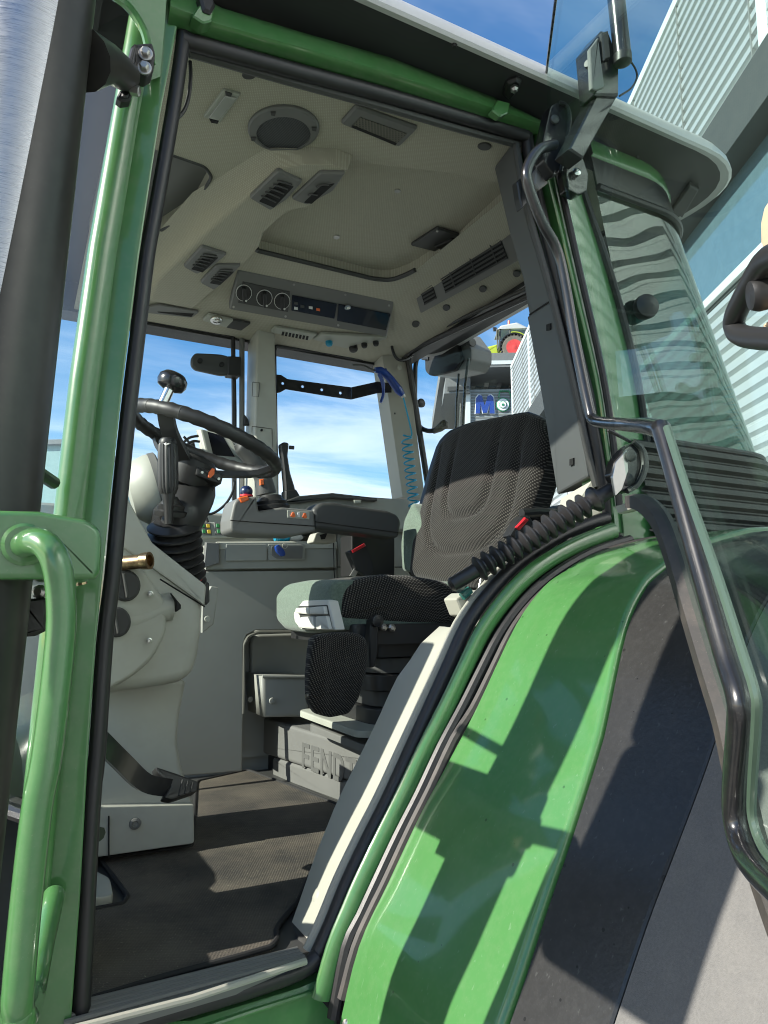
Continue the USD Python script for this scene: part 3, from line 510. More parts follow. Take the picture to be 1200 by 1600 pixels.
# inside trim of the rear post
zt = [(783, 236), (800, 330), (829, 500)]; zr = [(800, 228), (824, 330), (868, 480)]
add(FR, 'upper_post_trim', loft([[a, b, b + np.array([.02, .1, 0]), a + np.array([.05, .02, 0])] for a, b in zip(ats(zt, Y=1.478), ats(zr, Y=1.350))]), 'trim_grey', smooth=20)
PBX = (at(829, 494, Y=1.47), newell([at(829, 494, Y=1.47), at(866, 470, Y=1.34), at(925, 744, Y=1.34)]))
BX = grp(TR, 'post_trim_box'); add(BX, 'cover', prism(rnd(ats([(829, 494), (866, 470), (908, 640), (925, 744), (876, 772), (852, 620)], pl=PBX), .006), .06, .006, up=.012, steps=2), 'trim_grey'); add(BX, 'cover_gap', tube(np.array([at(828, 492, Y=1.472), at(866, 467, Y=1.342)]), .0035, 6), 'black_hole')
for x, y in ((865, 510), (901, 720)): add(BX, 'latch_slot', prism([at(x + a, y + b, pl=PBX) for a, b in ((-3, -4), (3, -6), (3, 4), (-3, 6))], .004, 0, up=.0165), 'black_hole')
add(FR, 'post_foot_trim', prism([at(876, 778, Y=1.44), at(925, 750, Y=1.338), at(940, 800, Y=1.338), at(860, 850, Y=1.44)], .05, .004), 'cream_plastic')
# ---- door seal all round the opening
SL = grp(TR, 'door_seal')
add(SL, 'front_seal', tube(crom(ats([(288, 40), (284, 80), (268, 187), (243, 330), (230, 400), (215, 525), (200, 650), (186, 790), (176, 900), (164, 1000), (152, 1177), (143, 1270), (124, 1640)], Y=1.315), 3), .0140, 12), 'rubber_seal')
add(SL, 'header_seal', tube(crom(ats([(284, 62), (450, 108), (600, 148), (725, 184), (822, 212)], Y=1.315), 3), .0165, 12), 'rubber_seal')
add(SL, 'header_inner_lip', tube(crom(ats([(296, 82), (450, 126), (600, 167), (725, 203), (812, 226)], Y=1.335), 3), .010, 8), 'dark_plastic')
add(SL, 'post_seal', tube(crom(ats([(822, 208), (832, 270), (848, 345), (876, 450), (905, 570), (930, 690), (945, 770), (952, 806)], Y=1.322), 4), .0165, 12), 'rubber_seal')
add(SL, 'post_inner_lip', tube(crom(ats([(806, 226), (822, 320), (852, 425), (886, 560), (915, 690), (932, 760)], Y=1.332), 4), .010, 8), 'dark_plastic')
add(SL, 'curved_seal', tube(crom(SEAL3, 3), .0160, 12), 'rubber_seal')
add(SL, 'sill_seal', tube(crom(ats([(120, 1618), (240, 1588), (380, 1548), (470, 1516), (497, 1494)], Y=1.305), 3), .0155, 12), 'rubber_seal')
# ---- sill plate and cladding
SP = grp(TR, 'sill_plate'); sa, sb_ = at(100, 1570, Z=1.352), at(462, 1482, Z=1.352); sc, sd = at(480, 1503, Z=1.352), at(100, 1612, Z=1.352)
add(SP, 'plate', prism([sa, sb_, sc, sd], .02, .003, n=(0, 0, 1)), 'grey_plastic')
for k in range(4):
    f = .16 + k * .2; add(SP, 'rib', tube(np.array([sa + (sd - sa) * f, sb_ + (sc - sb_) * f]) + [0, 0, .002], .0055, 8), 'grey_plastic')
add(SP, 'edge_lip', tube(np.array(ats([(100, 1611), (300, 1560), (478, 1502)], Z=1.36)), .006, 8), 'cream_plastic')
inner = [(459, 1440), (475, 1395), (492, 1345), (512, 1295), (532, 1245), (560, 1190), (590, 1130), (612, 1080), (632, 1040), (650, 1026)]
I3 = np.array([on_profile(*p) for p in inner]); zs = np.linspace(I3[0, 2], 1.95, 16); yl = np.interp(zs, I3[:, 2], I3[:, 1]); xs = np.interp(zs, PRZ, PRX) - .004
R1 = np.c_[xs, np.full(16, 1.335), zs]; R0 = np.c_[xs + .0, yl, zs]
R0[-1] += [.03, .0, .0]; R1[-1] += [0, 0, 0]
add(TR, 'entry_cladding', loft([R0 + [.16, .02, -.02], R0 + [.02, .012, 0], R0 + [.005, .004, 0], R0, R1, R1 + [.0, .002, 0]], cap=False, closed=False), 'cream_plastic', smooth=50)
CL = np.c_[np.interp(PRZ, PRZ, PRX) - .010, np.full(len(PRZ), 1.337), PRZ]
add(TR, 'cladding_edge', tube(crom(CL[:], 3), .0105, 8), 'cream_plastic')
add(TR, 'cladding_screw', lathe([(0, .016), (.003, .015), (.006, .008), (.006, .001)], on_profile(496, 1398) , (-.85, -.05, .5), 16), 'cream_plastic')
add(TR, 'cladding_foot', prism(rnd([on_profile(455, 1447, -.003), on_profile(474, 1490, -.003), on_profile(486, 1482, -.003), on_profile(470, 1425, -.003)], .01), .02, .002, n=(-.8, -.3, .5)), 'dark_plastic')
# ---- roof
RF = grp(TR, 'roof')
def rr(x0, x1, y0, y1, r, z): return np.array([(x, y, z) for x, y in rnd([(x0, y0), (x1, y0), (x1, y1), (x0, y1)], [r * .6, r, r, r * .6], 8)])
add(RF, 'shell', loft([rr(-.06 + d, 1.88 - d, 1.178 + d, 3.02 - d, .24, z) for d, z in ((.03, 3.252), (.006, 3.246), (0, 3.252), (.003, 3.272), (.014, 3.292), (.045, 3.306), (.2, 3.345), (.5, 3.385))]), 'roof_white', smooth=45)
add(RF, 'underside', loft([rr(-.045, 1.86, 1.198, 3.0, .22, 3.250), rr(-.045, 1.86, 1.198, 3.0, .22, 3.262)]), 'roof_under', smooth=20)
add(RF, 'rear_rib', prism(ats([(1050, 330), (1078, 290), (1092, 298), (1066, 342)], Z=3.236), .02, .004), 'roof_under')
for x, y in ((710, 70), (995, 245)): add(RF, 'underside_screw', lathe([(0, .007), (.006, .005)], at(x, y, Z=3.249), (0, 0, -1), 8), 'black_plastic')
HB = grp(TR, 'roof_bracket'); add(HB, 'rubber_block', plate([(785, 150), (792, 130), (808, 124), (816, 130), (808, 148), (796, 160)], PZ(3.238), .02, .006, 3), 'rubber_seal'); add(HB, 'bolt', lathe([(0, .01), (.008, .01), (.012, .004)], at(803, 137, Z=3.232), (0, -.3, -1), 6), 'steel'); add(HB, 'clip', prism(rnd(ats([(769, 172), (778, 155), (798, 160), (795, 176), (782, 182)], Y=1.268), .004), .02, .003), 'green_paint')
add(HB, 'front_rubber_block', plate([(310, -12), (330, -12), (338, 6), (330, 20), (318, 16)], PY(1.255), .03, .005, 3), 'rubber_seal'); add(HB, 'front_clip', prism(rnd(ats([(300, 24), (312, 6), (336, 12), (332, 32), (318, 36)], Y=1.262), .005), .03, .003), 'green_paint')

# ------------------------------------------------------------------ headliner
HL = grp(TR, 'headliner'); ZC = 3.20
def onz(l, z, r=0): return ats(rnd(l, r) if r else l, Z=z)
rec = rnd([(440, 335), (482, 322), (545, 252), (690, 268), (792, 288), (815, 322), (640, 428), (610, 438), (585, 437), (398, 391), (404, 362)], [3, 3, 3, 0, 3, 8, 12, 10, 12, 5, 3])
vis = rnd([(215, 225), (262, 240), (320, 260), (331, 276), (302, 328), (255, 358), (215, 380)], [0, 4, 8, 6, 6, 4, 0])
Aflat = [(.17, 1.345, ZC), (1.24, 1.345, ZC), (1.30, 2.36, ZC), (.17, 2.36, ZC)]
add(HL, 'ceiling_cloth', prism(Aflat, .045, 0, n=(0, 0, -1), holes=[ats(rec, Z=ZC), ats(vis, Z=ZC)]), 'headliner_cloth', smooth=False)
B1, B2, B3 = (1.30, 2.36, ZC), (1.43, 2.62, 3.168), (1.60, 2.90, 3.140)
band = TM([(.17, 2.36, ZC), B1, B2, (.17, 2.62, 3.168), (.17, 2.90, 3.140), B3, (1.24, 1.345, ZC), (1.60, 1.30, 3.155), (1.60, 2.6, 3.142)], [[0, 2, 1], [0, 3, 2], [3, 5, 2], [3, 4, 5], [6, 1, 8], [6, 8, 7], [1, 2, 8], [2, 5, 8]])
add(HL, 'sloping_edge', band, 'headliner_cloth', smooth=50)
big = lambda l, k: [tuple(np.mean(l, 0) + (np.array(p) - np.mean(l, 0)) * k) for p in l]
add(HL, 'roof_hatch', prism(ats(big(rec, 1.12), Z=3.240), .01, 0, n=(0, 0, -1)), 'headliner_cloth', smooth=False)
add(HL, 'hatch_gasket', tube(np.array(ats(rnd([(402, 384), (400, 391), (585, 436), (612, 438), (640, 427), (815, 320)], [0, 6, 10, 12, 10, 0])[1:-1], Z=ZC)), .0085, 8), 'dark_plastic')
add(HL, 'visor_pocket', prism(ats(big(vis, 1.15), Z=3.245), .01, 0, n=(0, 0, -1)), 'grey_plastic'); add(HL, 'pocket_lip', tube(np.array(ats(vis[1:-1], Z=ZC)), .005, 8), 'dark_plastic')
hb = [(238, 470), (250, 440), (350, 345), (446, 264), (480, 258), (520, 258), (541, 267), (482, 321), (447, 330), (410, 364), (403, 386), (388, 404), (330, 455), (300, 482)]
H0 = np.array(ats(hb, Z=3.15)); offs = [(-.10, .0), (-.10, 0), (-.10, -.02), (-.05, .0), (-.005, .0), (.005, .0), (.02, .0), (.015, .0), (.015, 0), (.015, 0), (.015, 0), (.015, .0), (.02, .0), (.0, .04)]
H1 = H0 + np.c_[np.array(offs), np.full(len(hb), .052)]; Hm = H0 * .82 + H1 * .18; Hm[:, 2] = 3.1535
add(HL, 'air_duct', loft([H1, H0 * .45 + H1 * .55, Hm, H0]), 'headliner_cloth', smooth=32)
PD = PZ(3.15)
def vent(outer, slot, n):
    V = grp(HL, 'air_vent'); add(V, 'bezel', plate(outer, PD, .012, .004, 4, up=.010), 'grey_plastic'); add(V, 'opening', plate(slot, PD, .003, 0, 1, up=.0112), 'black_hole')
    a, b, c, d = slot
    for k in range(n):
        f = (k + .5) / n; p = [(a[0] + (b[0] - a[0]) * f, a[1] + (b[1] - a[1]) * f), (d[0] + (c[0] - d[0]) * f, d[1] + (c[1] - d[1]) * f)]; P = [at(x, y, pl=(PD[0] + np.array([0, 0, -.012]), PD[1])) for x, y in p]; add(V, 'slat', tube(crom([P[0], (P[0] + P[1]) / 2 + [-.006, -.004, -.001], P[1]], 4), .0026, 6), 'dark_plastic')
vent([(389, 305), (434, 262), (473, 280), (448, 308), (423, 325)], [(405, 309), (436, 280), (459, 286), (428, 319)], 5)
vent([(455, 307), (500, 265), (540, 266), (520, 295), (480, 316)], [(475, 311), (501, 286), (523, 281), (487, 313)], 2)
vent([(286, 413), (315, 381), (355, 394), (331, 414), (308, 425)], [(299, 416), (319, 396), (341, 398), (317, 421)], 5)
vent([(312, 438), (338, 411), (377, 411), (358, 431), (335, 450)], [(328, 438), (345, 421), (366, 420), (344, 441)], 5)
PC = PZ(ZC)
LP = grp(HL, 'roof_lamp'); add(LP, 'frame', plate([(318, 179), (349, 137), (376, 144), (344, 188)], PC, .01, .002, 1, up=.008), 'key_grey'); add(LP, 'lens', plate([(326, 178), (352, 143), (370, 147), (342, 182)], PC, .006, .001, 1, up=.012), 'lens'); add(LP, 'clip', plate([(327, 180), (342, 184), (340, 188), (330, 186)], PC, .004, 0, up=.010), 'black_hole'); add(LP, 'clip', plate([(352, 138), (363, 141), (361, 145), (353, 143)], PC, .004, 0, up=.010), 'dark_plastic')
SK = grp(HL, 'loudspeaker'); ring_o, ring_i = circ(443, 198, 56, 36, 35.5), circ(443, 205, 42.5, 36, 28)
add(SK, 'ring', plate(ring_o, PC, .012, .004, up=.010, holes=[ring_i]), 'key_grey' if 0 else 'grey_plastic'); add(SK, 'grille', plate(circ(443, 205, 44, 36, 29), PC, .004, 0, up=.004), 'mesh_grille')
for x, y in ((427, 171), (491, 195), (396, 211)): add(SK, 'clip', plate([(x - 4, y - 3), (x + 4, y - 3), (x + 3, y + 3), (x - 3, y + 2)], PC, .003, 0, up=.013), 'dark_plastic')
PVT = grp(HL, 'return_vent'); add(PVT, 'bezel', plate([(531, 189), (556, 161), (654, 196), (624, 226)], PC, .014, .005, 6, up=.010), 'grey_plastic'); add(PVT, 'mesh', plate([(551, 190), (563, 177), (636, 203), (619, 219)], PC, .003, 0, 2, up=.0115), 'perforated'); add(PVT, 'slot_shadow', plate([(549, 192), (552, 189), (620, 217), (618, 221)], PC, .003, 0, up=.012), 'black_hole')
for x, y in ((389, 117), (757, 228)): add(HL, 'screw_cap', plate(circ(x, y, 11, 14, 6), PC, .006, .002, up=.004), 'dark_plastic')
for x, y in ((621, 298), (526, 370)): add(HL, 'hatch_screw', plate(circ(x, y, 5, 10, 3), PZ(3.240), .004, .001, up=.003), 'steel')
LT = grp(HL, 'hatch_latch'); add(LT, 'plate', plate([(641, 379), (683, 352), (737, 369), (697, 393)], PZ(3.238), .01, .003, 3, up=.012), 'dark_plastic'); add(LT, 'handle', plate([(678, 378), (706, 366), (722, 370), (694, 385)], PZ(3.238), .01, .003, 2, up=.020), 'black_plastic')
for x, y in ((683, 355), (734, 369), (696, 391)): add(LT, 'screw', plate(circ(x, y, 2, 8, 1.4), PZ(3.238), .003, 0, up=.015), 'steel')
# ---- air grille over the rear window
nG = nrm((-.55, 0, -.83)); PG = plane((1.34, 2.2, 3.205), nG); AG = grp(HL, 'rear_air_grille')
G = [(648, 436), (797, 336), (820, 395), (662, 482)]
def gq(u, v): a, b, c, d = (np.array(p, float) for p in G); return tuple((a * (1 - u) + b * u) * (1 - v) + (d * (1 - u) + c * u) * v)
add(AG, 'frame', plate([gq(-.03, -.08), gq(1.1, -.08), gq(1.1, 1.08), gq(-.03, 1.08)], PG, .015, .003, 3, up=.008), 'grey_plastic')
for u0, u1 in ((.03, .15), (.24, .86), (.98, 1.08)):
    add(AG, 'slot_field', plate([gq(u0, .10), gq(u1, .10), gq(u1, .86), gq(u0, .86)], PG, .003, 0, up=.0095), 'black_hole')
    for k in range(8): v = .10 + .76 * k / 7; add(AG, 'slat', plate([gq(u0, v - .022), gq(u1, v - .022), gq(u1, v + .026), gq(u0, v + .026)], PG, .005, .001, up=.013), 'dark_plastic')
for u in (.34, .55, .76): add(AG, 'slat_rib', plate([gq(u - .004, .1), gq(u + .004, .1), gq(u + .004, .86), gq(u - .004, .86)], PG, .004, 0, up=.0138), 'dark_plastic')
add(AG, 'knob', plate([gq(.17, .15), gq(.21, .15), gq(.21, .4), gq(.17, .4)], PG, .004, .001, up=.012), 'black_hole')
for x, y in ((755, 449), (698, 478), (650, 504), (808, 425)): add(HL, 'trim_plug', plate(circ(x, y, 6, 12, 5), plane((1.45, 2.2, 3.175), (-.25, 0, -1)), .006, .002, up=.01), 'dark_plastic')
# ---- radio and heater console above the right windows
nR = nrm((0, -.33, -.95)); PRD = plane((1, 2.50, 3.183), nR); RC = grp(HL, 'roof_console')
ro = [(371, 412), (615, 461), (603, 519), (357, 475)]; rin = [(377, 425), (611, 472), (601, 507), (370, 467)]
add(RC, 'bezel', plate(ro, PRD, .03, .006, 3, up=.030, holes=[]), 'grey_plastic'); add(RC, 'panel', plate([(378, 430), (452, 446), (449, 478), (371, 463)], PRD, .004, .001, up=.0325), 'dark_plastic')
for x, y in ((380, 447), (412, 455), (439.5, 460)):
    K = grp(RC, 'heater_knob'); add(K, 'dial_ring', plate(circ(x, y, 12.5, 20, 13), PRD, .003, 0, up=.034), 'icon_white'); add(K, 'dial', plate(circ(x, y, 11.6, 20, 12.1), PRD, .004, .0005, up=.0352), 'black_plastic'); add(K, 'grip', plate([(x - 3, y - 11), (x + 3, y - 11), (x + 4, y + 11), (x - 2, y + 11)], PRD, .016, .002, 2, up=.050), 'black_plastic'); add(K, 'pointer', plate(circ(x + 3, y + 7, 1.6, 8), PRD, .002, 0, up=.0515), 'icon_white')
add(RC, 'radio_display', plate([(455, 451), (525, 465), (521, 488), (454, 475)], PRD, .003, .001, 1, up=.034), 'screen'); add(RC, 'storage_slot', plate([(527, 465), (608, 481), (601, 506), (525, 491)], PRD, .003, 0, 1, up=.034), 'screen')
add(RC, 'aux_socket', lathe([(0, .013), (.006, .013), (.006, .009), (.001, .009)], at(543, 479, pl=(PRD[0] + nR * .034, nR)), nR, 20), 'chrome')
for x, y, c in ((495.5, 473, 'orange_plastic'), (484, 470, 'icon_white'), (471, 468, 'dark_plastic'), (461, 463, 'dark_plastic'), (461, 471, 'icon_white')): add(RC, 'radio_button', plate([(x - 3, y - 2.5), (x + 3, y - 1.5), (x + 3, y + 2.5), (x - 3, y + 1.5)], PRD, .002, 0, up=.0355), c)
for x, y in ((458, 435), (538, 451), (527, 499), (445, 485), (606, 468), (364, 470)): add(RC, 'screw', plate(circ(x, y, 1.8, 8), PRD, .003, 0, up=.0312), 'steel')
# ---- lights and switches along the right edge
PE = plane((1, 2.76, 3.150), (0, -.1, -1))
add(HL, 'grab_recess', plate([(225, 478), (250, 474), (312, 485), (300, 494), (225, 486)], PE, .008, .002, 4, up=.008), 'grey_plastic'); add(HL, 'recess_slot', plate([(246, 484), (303, 487), (299, 492), (247, 485)], PE, .003, 0, up=.0092), 'black_hole')
SLT = grp(HL, 'spot_light'); add(SLT, 'frame', plate([(316, 497), (326, 488), (365, 497), (354, 508)], PE, .01, .002, 2, up=.012), 'key_grey'); add(SLT, 'spot', ell(at(338, 500, pl=(PE[0] + np.array([0, 0, -.016]), PE[1])), (.026, .03, .016), 2), 'chrome'); add(SLT, 'switch', plate([(364, 497), (392, 502), (377, 513), (353, 508)], PE, .01, .002, 2, up=.012), 'dark_plastic')
AV = grp(HL, 'air_outlet'); add(AV, 'bezel', plate([(422, 516), (430, 508), (496, 520), (484, 529)], PE, .01, .003, 3, up=.010), 'key_grey')
for k in range(8): x = 441 + k * 5.4; y = 514.5 + k * 1.0; add(AV, 'slot', plate([(x, y), (x + 3.4, y + .6), (x + 2.0, y + 6.2), (x - 1.4, y + 5.6)], PE, .003, 0, up=.0115), 'black_hole')
SW = grp(HL, 'switch_panel'); add(SW, 'panel', plate([(488, 527), (502, 518), (606, 524), (592, 531), (560, 534), (540, 541)], PE, .012, .003, 3, up=.012), 'key_grey')
for x, y, r, c in ((514, 534, 6.5, 'hose_blue'), (552, 543, 8, 'black_plastic'), (569, 537, 5.5, 'black_plastic'), (587, 534, 5.5, 'black_plastic')): p = at(x, y, pl=(PE[0] + np.array([0, 0, -.012]), PE[1])); rw = r / FPX * 2.7; add(SW, 'knob', lathe([(-.01, rw), (.012, rw), (.018, rw * .8), (.02, rw * .3)], p, (0, -.3, -1), 14), c)
add(HL, 'wiring_cable', tube(crom(ats([(609, 508), (611, 520), (613, 545), (620, 560), (632, 562)], Y=2.70) + ats([(655, 548), (672, 535)], X=1.62), 5), .0065, 8), 'black_plastic')
add(HL, 'gas_strut_cable', tube(crom(ats([(297, 96), (298, 120), (295, 150), (288, 172), (276, 186)], Y=1.36), 4), .004, 8), 'black_plastic')

# ------------------------------------------------------------------ far side of the cab: windows, pillars, lower wall
FS = grp(TR, 'right_cab_wall')
p0 = at(400, 640, Y=2.78); xa = p0[0]; xb = at(434, 660, Y=2.78)[0]
MP = grp(TR, 'middle_pillar', 'beige inner pillar between the two right-hand windows')
add(MP, 'pillar', prism([(at(402, 520, Y=2.78)[0], 2.78, 3.16), (at(430, 520, Y=2.78)[0], 2.78, 3.16), (at(438, 790, Y=2.78)[0], 2.78, 2.36), (at(396, 790, Y=2.78)[0], 2.78, 2.36)], .13, .012, n=(0, -1, 0), steps=3), 'beige_plastic')
for l in ([(395, 597), (406, 598), (404, 620), (394, 619)], [(394, 666), (425, 670), (426, 712), (393, 708)]):
    add(MP, 'cover_joint', tube(np.array([at(x, y, Y=2.778) for x, y in l + l[:1]]), .0014, 4), 'dark_plastic')
add(MP, 'cover_screw', plate(circ(409, 672, 2, 8), PY(2.777), .003, 0), 'black_hole')
add(MP, 'hook', plate([(383, 648), (388, 655), (390, 664), (381, 664)], PY(2.86), .02, .002), 'black_plastic')
CP = grp(TR, 'rear_right_pillar'); add(CP, 'pillar', loft([[at(594, 532, Y=2.80), at(634, 540, Y=2.76), at(634, 540, Y=2.76) + np.array([.02, .14, 0]), at(594, 532, Y=2.80) + np.array([-.0, .1, 0])], [at(629, 776, Y=2.80), at(664, 780, Y=2.76), at(664, 780, Y=2.76) + np.array([.02, .14, 0]), at(629, 776, Y=2.80) + np.array([-.0, .1, 0])]]), 'cream_plastic', smooth=20)
add(CP, 'grommet', lathe([(0, .013), (.003, .012), (.004, .006)], at(624, 574, Y=2.765), (0, -1, 0), 14), 'beige_plastic'); add(CP, 'screw', lathe([(0, .005), (.002, .004)], at(617, 646, Y=2.78), (0, -1, 0), 8), 'dark_plastic')
def pane(n, P, mat, t=.005): return add(TR, n, prism(P, t, 0), mat, smooth=False)
pane('right_front_window', [(-.02, 2.90, 2.18), (xa + .02, 2.90, 2.18), (xa - .02, 2.90, 3.16), (-.02, 2.90, 3.16)], 'glass_clear')
pane('right_rear_window', [(xb - .03, 2.90, 2.36), (1.76, 2.90, 2.36), (1.56, 2.90, 3.16), (xb - .03, 2.90, 3.16)], 'glass_clear')
add(FS, 'front_window_seal', tube(np.array(ats([(215, 497), (300, 513), (364, 527), (366, 640), (366, 782)], Y=2.885)), .011, 8), 'rubber_seal')
add(FS, 'front_window_frame', tube(np.array(ats([(378, 530), (378, 640), (378, 782)], Y=2.88)), .012, 8), 'grey_plastic')
add(FS, 'rear_window_seal', tube(bend(ats([(432, 790), (428, 540), (500, 549), (560, 561), (598, 556), (634, 775)], Y=2.885), .03), .011, 8), 'rubber_seal')
add(FS, 'header_rail', box((-.05, 2.885, 3.13), (1.62, 2.99, 3.26), .01), 'black_plastic')
add(FS, 'lower_wall', box((-.1, 2.86, 1.30), (1.75, 2.95, 2.375), .01), 'side_plastic')
add(FS, 'front_lower_glass_sill', box((.0, 2.84, 2.12), (.72, 2.90, 2.185), .008), 'side_plastic')
add(FS, 'waist_ledge', prism(rnd([at(430, 788, Y=2.70), at(520, 772, Y=2.72), at(640, 780, Y=2.72), at(660, 800, Y=2.72), at(660, 830, Y=2.72), at(430, 830, Y=2.70)], .01), .16, .012), 'side_plastic')
add(FS, 'ledge_top', prism(rnd(ats([(436, 786), (466, 775), (520, 770), (590, 778), (590, 783), (520, 778), (470, 786)], Y=2.69), .004), .10, .004), 'dark_plastic')
add(FS, 'ledge_clip', prism(ats([(553, 781), (565, 781), (564, 786), (554, 786)], Y=2.685), .01, .002), 'key_grey')
LH = grp(TR, 'window_latch', 'black latch bolted on the right front window'); add(LH, 'plate', plate([(299, 559), (305, 551), (345, 553), (360, 557), (360, 585), (346, 586), (305, 577), (299, 570)], PY(2.84), .02, .006, 6), 'dark_plastic'); add(LH, 'bracket', plate([(356, 556), (377, 557), (376, 588), (356, 585)], PY(2.83), .05, .004, 2), 'black_plastic')
for x, y in ((313, 563), (347, 569)): add(LH, 'bolt', plate(circ(x, y, 4, 10), PY(2.832), .008, .001), 'black_hole')
WL = grp(TR, 'window_lever'); add(WL, 'lever', plate([(438, 694), (444, 690), (452, 692), (450, 712), (454, 738), (462, 764), (458, 780), (447, 778), (444, 740), (441, 715)], PY(2.76), .03, .006, 3), 'black_plastic'); add(WL, 'foot', plate([(446, 766), (463, 764), (470, 776), (466, 783), (446, 783)], PY(2.755), .05, .005, 3), 'black_plastic'); add(WL, 'pin', lathe([(0, .008), (.02, .008)], at(452, 699, Y=2.76), (1, -.1, 0), 10), 'dark_plastic')
hb1 = [(432, 585), (440, 586), (449, 592), (549, 605), (549, 624), (520, 620), (447, 608), (438, 613), (432, 614)]
RB_ = grp(TR, 'accessory_rail', 'black perforated rail fixed across the right rear window'); add(RB_, 'front_strip', plate(hb1, PY(2.82), .005, .001, holes=[circ(x, y, 2.3, 8) for x, y in ((442, 599), (473, 604), (503, 609), (532, 614))]), 'black_paint', smooth=False)
pa = plane(at(549, 614, Y=2.82), nrm((-.35, -1, 0))); add(RB_, 'rear_strip', plate([(549, 605), (590, 596), (612, 599), (612, 613), (590, 614), (549, 624)], pa, .005, .001), 'black_paint', smooth=False)
# ---- side console
CS = grp(TR, 'side_console'); YC = 2.70
face = [(338, 846), (526, 845), (526, 888), (338, 890)]
add(CS, 'top_tray', prism([at(338, 846, Y=YC), at(526, 845, Y=YC), at(526, 845, Y=YC) + np.array([.1, .2, 0]), at(338, 846, Y=YC) + np.array([0, .2, 0])], .03, .006, n=(0, 0, 1)), 'beige_plastic')
add(CS, 'drawer_band', plate([(330, 849), (526, 848), (526, 887), (322, 890)], PY(YC + .004), .15, .003), 'side_plastic')
low = [(318, 893), (526, 891), (526, 984), (400, 984), (385, 992), (380, 1006), (378, 1205), (262, 1214), (262, 960)]
add(CS, 'lower_panel', plate(low, plane((0, YC + .005, 2.15), (0, -1, .12)), .02, .003), 'side_plastic')
add(CS, 'niche_frame', tube(bend([at(x, y, Y=2.725) for x, y in [(379, 1115), (380, 1008), (387, 994), (402, 987), (530, 986)]], .01), .008, 8), 'side_plastic')
add(CS, 'niche_back', box((.70, 2.84, 1.40), (1.5, 2.87, 2.05)), 'side_plastic')
add(CS, 'niche_side', box((at(380, 1000, Y=2.73)[0] - .01, 2.72, 1.45), (at(380, 1000, Y=2.73)[0] + .004, 2.86, 1.92)), 'side_plastic')
for l in ([(353, 850), (417, 850), (417, 876), (352, 877)], [(419, 850), (476, 850), (476, 875), (419, 876)]): add(CS, 'drawer_front', plate(l, PY(YC), .01, .002, 2, up=.003), 'side_plastic')
add(CS, 'recess_slot', plate([(424, 853), (473, 853), (472, 873), (432, 873), (424, 868)], PY(YC), .006, .001, 2, up=.0045), 'grey_plastic')
add(CS, 'wedge_panel', plate([(322, 847), (343, 848), (343, 880), (318, 888)], PY(YC - .01), .02, .003), 'grey_plastic')
add(CS, 'panel_plug', lathe([(0, .024), (.005, .023), (.010, .015), (.011, .002)], at(363, 1157, Y=2.66), (0, -1, .1), 20), 'side_plastic')
add(CS, 'wall_joint', tube(np.array(ats([(521, 846), (522, 888), (523, 905)], Y=YC - .002)), .002, 5), 'black_hole')
add(CS, 'rear_extension', plate([(527, 800), (660, 800), (660, 905), (527, 905)], PY(2.76), .05, .004), 'side_plastic'); add(CS, 'rear_joint', tube(np.array(ats([(527, 886), (660, 886)], Y=2.758)), .002, 5), 'black_hole')
CB = grp(TR, 'storage_box', 'small grey storage box in the console niche')
bx = [(411, 1056), (492, 1052), (500, 1116), (438, 1127), (415, 1118)]
add(CB, 'box', prism([at(409, 1057, Y=2.62), at(480, 1057, Y=2.62), at(484, 1121, Y=2.62), at(413, 1121, Y=2.62)], .2, .015, n=(0, -1, 0), steps=3), 'side_plastic')
add(CB, 'rim', tube(np.array(ats([(410, 1057), (480, 1057)], Y=2.618)), .006, 8), 'side_plastic'); add(CB, 'back_panel', prism(rnd(ats([(392, 992), (520, 988), (520, 1100), (392, 1112)], Y=2.80), .04), .02, .01, steps=3), 'side_plastic')
for x, y, Yv in ((425, 1095, 2.618), (391, 1093, 2.74)): add(CB, 'screw_cap', lathe([(0, .012), (.004, .010), (.005, .003)], at(x, y, Y=Yv), (0, -1, 0), 14), 'side_plastic')
# ---- key panel behind the console
KP = grp(TR, 'key_panel'); pk = plane(at(340, 830, Y=2.74), (0, -1, .35)); add(KP, 'panel', plate([(300, 814), (384, 817), (384, 840), (303, 839)], pk, .02, .003, 2), 'key_grey')
for x0, c1, c2 in ((311, 'green_plastic', 'yellow_plastic'), (334, 'green_plastic', 'yellow_plastic'), (356, 'yellow_plastic', 'yellow_plastic')):
    add(KP, 'key_block', plate([(x0, 816), (x0 + 17, 816.5), (x0 + 20, 836.5), (x0 + 2, 836)], pk, .004, .001, 1, up=.003), 'grey_plastic')
    for dx, dy, c in ((3, 3, c1), (11, 3.5, c2), (4.5, 12, c1), (12.5, 12.5, c2)): add(KP, 'key', plate([(x0 + dx, 816 + dy), (x0 + dx + 5, 816.3 + dy), (x0 + dx + 5.6, 822 + dy), (x0 + dx + .6, 821.7 + dy)], pk, .004, .001, 1, up=.0065), c)
